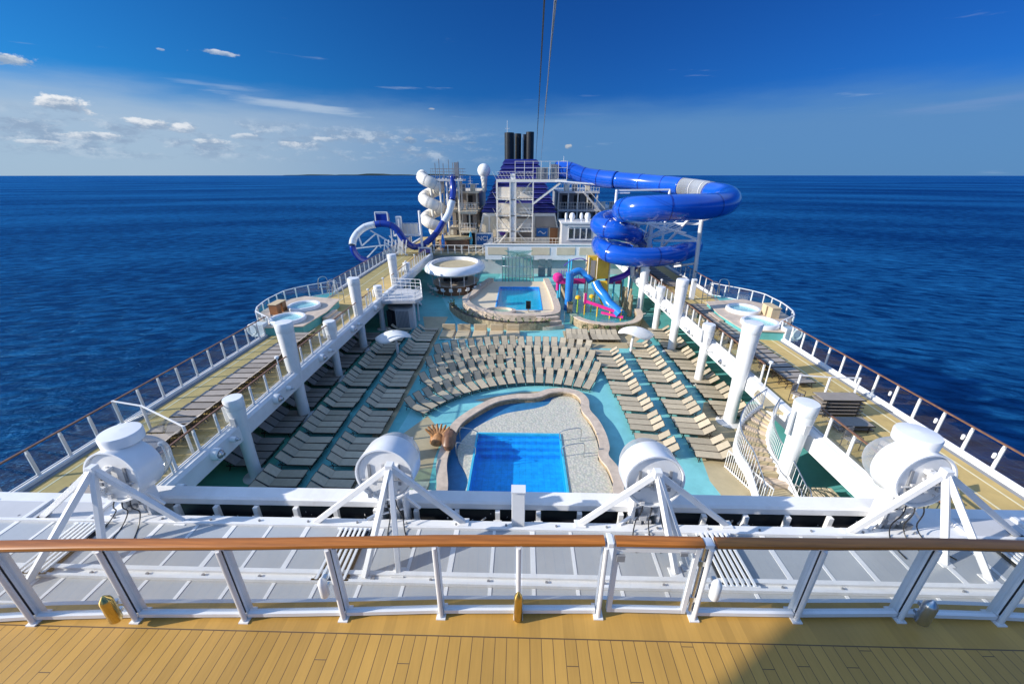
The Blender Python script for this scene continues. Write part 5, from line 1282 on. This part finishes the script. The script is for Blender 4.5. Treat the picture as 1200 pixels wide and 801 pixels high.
# ------------------------------------------------------------------ big blue slide (right)
t=thing('blue_tube_slide','huge bright blue tube slide looping above the right walkway on a white truss','water slide',(15,46,3))
open_=[(4.86, 62.0, 14.1),(6.74, 61.4, 13.98),(8.6, 60.6, 13.31),(10.57, 59.5, 12.99),(12.6, 58.0, 12.79)]
tubes(t,'upper_tube',open_,[1.42]*29 if 0 else 1.12,'blue',7,rib=7)
tubes(t,'upper_tube',[(12.6, 58.0, 12.79),(14.8, 56.3, 12.61),(16.49, 54.5, 12.44),(17.97, 52.5, 12.29),(18.89, 51.0, 12.13)],1.02,'blue',6,rib=8)
tubes(t,'clear_tube',[(18.99, 51.0, 12.13),(19.82, 49.5, 11.99),(20.38, 48.0, 11.86),(21.07, 46.5, 11.65)],1.0,'dome',5,rib=5,ribm='grey_white')
A1=tubes(t,'middle_loop',[(20.69, 47.3, 11.62),(21.15, 45.0, 11.46),(20.61, 42.6, 11.17),(19.14, 40.4, 10.91),(16.8, 38.6, 10.8),(14.28, 37.6, 10.8),(11.97, 37.4, 10.73),(10.31, 38.2, 10.6),(9.76, 40.0, 10.38),(10.41, 42.6, 10.1),(11.75, 45.0, 9.65),(12.6, 48.0, 8.83)],1.13,'blue',7,rib=13)
A2=tubes(t,'lower_loop',[(12.63, 49.0, 9.02),(10.77, 48.6, 8.86),(9.02, 46.6, 8.77),(8.28, 44.4, 8.47),(8.94, 42.6, 8.33),(10.36, 42.2, 8.05),(11.91, 43.6, 7.52),(13.36, 45.6, 6.78),(14.39, 48.2, 5.91),(13.97, 50.2, 5.38),(12.34, 50.4, 5.34),(10.45, 49.0, 5.77),(9.04, 46.6, 6.33),(8.56, 43.4, 6.29),(9.09, 41.0, 6.09),(10.97, 40.2, 5.91),(13.41, 40.4, 5.88),(15.61, 41.4, 5.96),(17.65, 43.2, 6.09),(19.4, 46.0, 5.99)],.96,'blue',6,rib=12)
b=MB()
q0=(17.59, 41.0, 9.36); 
b.cyl((18.15,41.5,3.0),q0,.2,n=12)
for p,q in (((17.59, 41.0, 9.36),(19.14, 41.0, 9.85)),((17.65, 41.0, 9.04),(11.16, 44.0, 8.7)),((17.99, 41.5, 7.32),(14.18, 44.0, 6.93)),((18.23, 41.5, 5.08),(16.41, 43.0, 4.4)),
            ((16.4, 41.0, 9.52),(15.19, 44.0, 6.22)),((14.88, 44.0, 8.36),(17.83, 42.0, 7.42)),((10.43, 43.0, 9.14),(14.07, 44.0, 6.39)),((9.99, 44.0, 9.56),(11.85, 44.0, 8.17)),((11.48, 43.0, 9.15),(12.74, 44.0, 5.29)),((10.0, 46.0, 7.27),(13.06, 45.0, 6.41)),
            ((14.38, 43.0, 8.98),(12.58, 45.0, 6.5)),((15.72, 43.0, 8.82),(12.83, 43.0, 8.81)),((16.65, 43.0, 8.48),(13.61, 44.0, 7.11))):
    b.bar(p,q,.2)
for px,y in ((748,43.6),(764,43.2)):
    pass
q=(12.17, 43.6, 9.09); b.cyl((q[0],43.6,3.0),q,.24,n=12)
q=(13.49, 43.2, 8.96); b.cyl((q[0],43.2,3.0),q,.24,n=12)
q=(11.06, 50.0, 11.88); b.cyl((q[0],50,3.0),q,.16,n=10)
q=(17.19, 50.0, 11.88); b.bar((11.07, 50.0, 11.78),q,.18); b.bar((11.2, 50.0, 11.5),(12.59, 50.0, 11.51),.14); b.cyl((q[0],50,3.0),q,.14,n=10)
b.bar((4.77, 60.0, 12.66),(10.31, 59.0, 12.24),.18); b.bar((10.31, 59.0, 12.24),(14.29, 57.0, 11.76),.18)
b.build('support_truss','white',t)
b=MB(); c=Vector((12.95, 43.4, 8.77))
for k in range(9):
    a=k/9*2*PI; b.bar(c,(c.x+4.3*math.cos(a),c.y+4*math.sin(a),c.z+.6*math.sin(a*2)),.12)
    b.bar((c.x,c.y,c.z-1.6),(c.x+4.0*math.cos(a+.3),c.y+3.6*math.sin(a+.3),c.z+.3),.1)
b.build('spider_arms','white',t)

# deck furniture bits on the right walkway
def chair(x,y,rz,label):
    t=thing('deck_chair',label,'chair',(0,0,0),'metal chairs behind the near right railing')
    b=MB(); b.bx(-.22,.22,-.22,.22,.42,.45); b.build('seat','sling_grey',t)
    b=MB(); b.bx(-.22,.22,.2,.23,.5,.9); b.build('backrest','sling_grey',t)
    b=MB()
    for sx in (-.22,.22):
        b.bar((sx,-.22,0),(sx,-.22,.62),.025); b.bar((sx,.22,0),(sx,.22,.9),.025); b.bar((sx,-.22,.62),(sx,.22,.62),.025)
    b.build('frame','frame',t); t.location=(x,y,3.0); t.rotation_euler=(0,0,rz); return t
for i,(x,y,rz) in enumerate(((13.7,13.9,.3),(14.5,13.2,2.0),(13.7,12.2,1.1),(14.6,11.4,4.0),(13.8,10.7,.2),(13.8,17.6,.5))):
    chair(x,y,rz,f'dark metal chair behind the right inner railing, '+['just beside the shorter lounger stack','second from the lounger stacks','third from the lounger stacks','fourth from the lounger stacks','nearest to the round-capped floodlight','beyond the lounger stacks near the stairs'][i])

for i,(x,y) in enumerate(((-12.8,60.5),(-11.6,59.6),(-9.0,59.4),(-7.2,58.9),(-12.9,63.0),(-6.3,59.2))):
    t=thing('terrace_table',['round terrace table at the far left','round terrace table beside the blue parasol','round terrace table in the middle of the left terrace','round terrace table close to the front railing','round terrace table behind the others near the spiral slide','round terrace table beside the ramp stair'][i],'table',(x,y,3))
    b=MB(); b.lathe([(.5,.72),(.5,.76),(.02,.76)],(x,y,3),n=16); b.build('tabletop','cream',t); b=MB(); b.lathe([(.25,0),(.05,.06),(.04,.72)],(x,y,3),n=10); b.build('leg','steel',t)
for i,(x,y,z,h) in enumerate(((-11.2,66,11.1,2.6),(-9.8,66.5,11.1,3.2),(-8.0,66,11.1,2.2),(6.6,67,11.1,2.4),(9.0,67,11.1,3.0),(11.2,67,11.1,2.0),(5.8,61.5,12.85,3.0),(-2.4,70,15.6,5.6))):
    t=thing('antenna',['thin antenna at the left corner of the cream decks','tallest antenna on the cream decks','short antenna beside the radar dome','antenna nearest the funnel on the right decks','tall antenna in the middle of the right decks','short antenna at the right end of the grey decks','antenna at the end of the funnel platform','antenna mast left of the black stacks'][i],'antenna',(x,y,z))
    b=MB(); b.cyl((x,y,z),(x,y,z+h),.06,.02,8); b.build('mast','white2',t); b=MB()
    for k in range(3): b.bar((x-.35,y,z+h*(.5+.15*k)),(x+.35,y,z+h*(.5+.15*k)),.04)
    b.build('crossbar','white2',t)
for i,(x,y,z) in enumerate(((-10.6,65.6,11.1),(-9.2,65.7,11.1),(-7.6,65.6,11.1),(7.0,66.6,11.1),(8.2,66.6,11.1),(10.2,66.6,11.1),(13.2,68.6,8.4),(14.6,68.6,8.4))):
    t=thing('equipment_locker',['locker at the left end of the upper cream deck','locker in the middle of the upper cream deck','locker beside the radar dome','locker nearest the funnel on the right upper deck','second locker from the funnel on the right upper deck','locker at the right end of the upper grey deck','locker on the lower far right deck','outermost locker on the lower far right deck'][i],'locker',(x,y,z))
    b=MB(); b.bx(x-.35,x+.35,y,y+.6,z,z+.95); b.build('box',['white2','grey','cream'][i%3],t); b=MB(); b.bx(x-.38,x+.38,y-.03,y+.63,z+.95,z+1.0); b.build('lid','grey_white',t)
for sx,S in ((-1,'left'),(1,'right')):
    for i in range(7):
        y=11.5+i*7.3 if i<2 else 24.5+i*3.9
        t=thing('deck_lamp',f'thin white lamp post, {ordn(i+1)} from the near end of the {S} inner railing','lamp',(sx*12.9,y,3.16),'thin lamp posts on the inner railings')
        b=MB(); b.cyl((sx*12.9,y,3.16),(sx*12.9,y,4.5),.035,.03,8); b.build('post','white',t); b=MB(); b.lathe([(.06,0),(.11,.05),(.10,.14),(.01,.17)],(sx*12.9,y,4.5),n=12); b.build('lamp_head','gloss_white',t,smooth=True)

# ------------------------------------------------------------------ overhead wires
o=MB().tube([(-.9,-6,24.2),(0.33,10,(0.39, 10.0, 16.71)[2]) if 0 else (0.41, 10.0, 16.71),(2.1, 68.0, 15.49)],.02,6)
o=o.build('aerial_wire','black',smooth=True); tag(o,'dark aerial wire rising from the funnel out of the top of the picture, left one','wire','aerial wires above the funnel')
b=MB(); b.tube([(0.62, 10.0, 16.71),(2.89, 68.0, 15.49)],.018,6); b.tube([(0.65, 10.0, 16.71),(1.89, 40.0, 18.61)],.012,6)
o=b.build('aerial_wire','grey',smooth=True); tag(o,'pale aerial wire rising from the funnel out of the picture, right one','wire','aerial wires above the funnel')

# unseen dome added to shade the deck: its shadow falls on the right of the planks
t=thing('radome','unseen white dome on a pedestal, added beside the viewing deck to cast its shadow','radome',(-12,-3.2,ZA))
b=MB(); b.cyl((-12,-3.2,ZA-.2),(-12,-3.2,15.2),.9,1.3,24); b.build('pedestal','white',t,smooth=True,ang=50)
b=MB(); pr=[(3.0*math.sin(R(a_)),17.9-3.0*math.cos(R(a_))) for a_ in range(20,181,10)]; pr[-1]=(.01,pr[-1][1]); b.lathe(pr,(-12,-3.2,0),n=40); b.build('dome','gloss_white',t,smooth=True,ang=70)

# ------------------------------------------------------------------ light, sky, camera
SUN_EL=24.; AZ=13.     # shadows run to +X and a little to +Y
sd=bpy.data.lights.new('sun','SUN'); sd.energy=4.1; sd.angle=R(.53); sd.color=(1,.93,.82)
so=bpy.data.objects.new('sun',sd); COL.objects.link(so)
d=Vector((math.cos(R(AZ))*math.cos(R(SUN_EL)),math.sin(R(AZ))*math.cos(R(SUN_EL)),-math.sin(R(SUN_EL))))
so.rotation_euler=d.to_track_quat('-Z','Y').to_euler(); so.location=(-60,-10,60)
w=bpy.data.worlds.new('World'); scene.world=w; w.use_nodes=True; n=w.node_tree; n.nodes.clear(); L=n.links.new
out=N(n,'ShaderNodeOutputWorld'); bg=N(n,'ShaderNodeBackground'); bg.inputs[1].default_value=.15
sk=N(n,'ShaderNodeTexSky',sky_type='NISHITA'); sk.sun_disc=False; sk.sun_elevation=R(SUN_EL); sk.sun_rotation=math.atan2(-d.x,-d.y); sk.altitude=40; sk.air_density=1.0; sk.dust_density=.4; sk.ozone_density=4.
hs=N(n,'ShaderNodeHueSaturation'); hs.inputs['Saturation'].default_value=1.0; L(sk.outputs[0],hs.inputs['Color'])
gm=N(n,'ShaderNodeGamma'); gm.inputs[1].default_value=1.0; L(hs.outputs[0],gm.inputs[0])
tc=N(n,'ShaderNodeTexCoord'); sp=N(n,'ShaderNodeSeparateXYZ'); L(tc.outputs['Generated'],sp.inputs[0])
def mth(op,a,b_=None,c=None,clamp=False):
    x=N(n,'ShaderNodeMath',operation=op); x.use_clamp=clamp
    for i,q in enumerate((a,b_,c)):
        if q is None: continue
        if isinstance(q,(int,float)): x.inputs[i].default_value=q
        else: L(q,x.inputs[i])
    return x.outputs[0]
az=mth('ARCTAN2',sp.outputs[0],sp.outputs[1]); el=mth('ARCSINE',sp.outputs[2])
def cn(sx,sy,sc,det=6,rg=.6,off=0.):
    cb=N(n,'ShaderNodeCombineXYZ'); L(mth('MULTIPLY',az,sx),cb.inputs[0]); L(mth('MULTIPLY',el,sy),cb.inputs[1]); cb.inputs[2].default_value=off
    no=N(n,'ShaderNodeTexNoise'); no.inputs['Scale'].default_value=sc; no.inputs['Detail'].default_value=det; no.inputs['Roughness'].default_value=rg; L(cb.outputs[0],no.inputs['Vector']); return no.outputs[0]
n2=cn(1,5.5,5,5,.55,3.1); n3=cn(1,1.9,28,10,.66,7.); n4=cn(1,2.8,15,9,.64,1.7)
def sstep(x,a,b_):
    m=N(n,'ShaderNodeMapRange',interpolation_type='SMOOTHSTEP'); m.inputs[1].default_value=a; m.inputs[2].default_value=b_; L(x,m.inputs[0]); return m.outputs[0]
def vmix(f,a,b_):
    x=N(n,'ShaderNodeMix',data_type='RGBA'); x.clamp_factor=True
    if isinstance(f,(int,float)): x.inputs[0].default_value=f
    else: L(f,x.inputs[0])
    for i,q in ((6,a),(7,b_)):
        if isinstance(q,tuple): x.inputs[i].default_value=(*q,1)
        else: L(q,x.inputs[i])
    return x.outputs[2]
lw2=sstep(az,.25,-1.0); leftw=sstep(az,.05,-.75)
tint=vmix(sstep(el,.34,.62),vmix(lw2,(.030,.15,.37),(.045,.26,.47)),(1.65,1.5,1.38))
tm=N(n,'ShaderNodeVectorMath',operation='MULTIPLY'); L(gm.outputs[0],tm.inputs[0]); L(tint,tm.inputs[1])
# pale veil of humid air above the horizon
vcol=vmix(leftw,(.50,1.18,2.3),(1.75,2.3,2.95))
vf=mth('MULTIPLY',sstep(mth('MULTIPLY_ADD',n2,-.05,mth('ADD',el,.025)),.165,.085),.9)
col=vmix(vf,tm.outputs[0],vcol)
# thin cirrus streaks
def gauss(a0,e0,wa,we,tilt=0.):
    da=mth('SUBTRACT',az,a0); dx=mth('DIVIDE',da,wa); dy=mth('DIVIDE',mth('SUBTRACT',mth('MULTIPLY_ADD',da,-tilt,el),e0),we)
    return mth('EXPONENT',mth('MULTIPLY',mth('ADD',mth('MULTIPLY',dx,dx),mth('MULTIPLY',dy,dy)),-1.)),dy
n5=cn(1,11,4.5,6,.6,5.)
for a0,e0,wa,we,am,ti in ((-.46,.124,.17,.012,.62,-.08),(-.56,.146,.12,.006,.30,-.03),(.80,.103,.13,.012,.32,.10),(.12,.12,.10,.006,.15,0)):
    g,_=gauss(a0,e0,wa,we,ti); col=vmix(mth('MULTIPLY',sstep(mth('MULTIPLY_ADD',g,.42,mth('SUBTRACT',n5,.32)),.33,.60),am),col,(2.2,2.7,3.3) if a0<0 else (.95,1.45,2.6))
# soft grey bank low on the left
bk=mth('MULTIPLY',mth('MULTIPLY',sstep(n4,.42,.62),mth('MULTIPLY',sstep(el,.105,.07),sstep(el,.015,.045))),mth('MULTIPLY',sstep(az,.1,-.30),.75))
col=vmix(bk,col,vmix(sstep(n3,.45,.6),(1.15,1.6,2.3),(2.4,2.8,3.3)))
# small cumulus puffs: bright tops, grey bases
for a0,e0,wa,we,am in ((-.845,.153,.045,.009,.95),(-.80,.100,.036,.016,1.),(-.575,.197,.04,.0055,.7),(-.655,.191,.008,.003,.5),(-.70,.080,.045,.011,.85),(-.655,.076,.03,.009,.7),(-.775,.058,.045,.008,.7),
    (-.84,.046,.03,.005,.5),(-.62,.055,.035,.008,.6),(-.56,.067,.03,.007,.5),(-.49,.056,.035,.008,.5),(-.42,.066,.035,.007,.45),(-.25,.069,.02,.009,.6),(-.20,.066,.03,.006,.35),(-.199,.129,.009,.0025,.6),(.104,.057,.010,.006,.85),(-.115,.064,.02,.005,.3),(-.93,.08,.05,.012,.6)):
    g,dy=gauss(a0,e0,wa,we)
    f=mth('MULTIPLY',sstep(mth('MULTIPLY_ADD',g,.56,mth('SUBTRACT',n3,.36)),.40,.56),am)
    sh=sstep(mth('MULTIPLY_ADD',mth('SUBTRACT',n3,.5),4.5,dy),-.55,.75)
    br=3.7 if a0<-.3 else 2.4
    col=vmix(f,col,vmix(sh,(1.25,1.72,2.4) if a0<-.3 else (.7,1.2,2.0),(br,br*1.03,br*1.07)))
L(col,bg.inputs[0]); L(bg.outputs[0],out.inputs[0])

cam=bpy.data.cameras.new('camera'); cam.lens=14; cam.sensor_width=36; cam.clip_start=.05; cam.clip_end=60000
co=bpy.data.objects.new('camera',cam); COL.objects.link(co); co.location=(0,0,13.5); co.rotation_euler=(R(90-22.8),0,R(1.358)); scene.camera=co
vs=scene.view_settings; vs.view_transform='Standard'; vs.look='None'; vs.exposure=.62; vs.gamma=1
scene.render.engine='CYCLES'
c=scene.cycles; c.max_bounces=8; c.transparent_max_bounces=24; c.glossy_bounces=4; c.diffuse_bounces=3; c.sample_clamp_indirect=6
print('LOUNGERS',NL,'OBJECTS',len(bpy.data.objects))
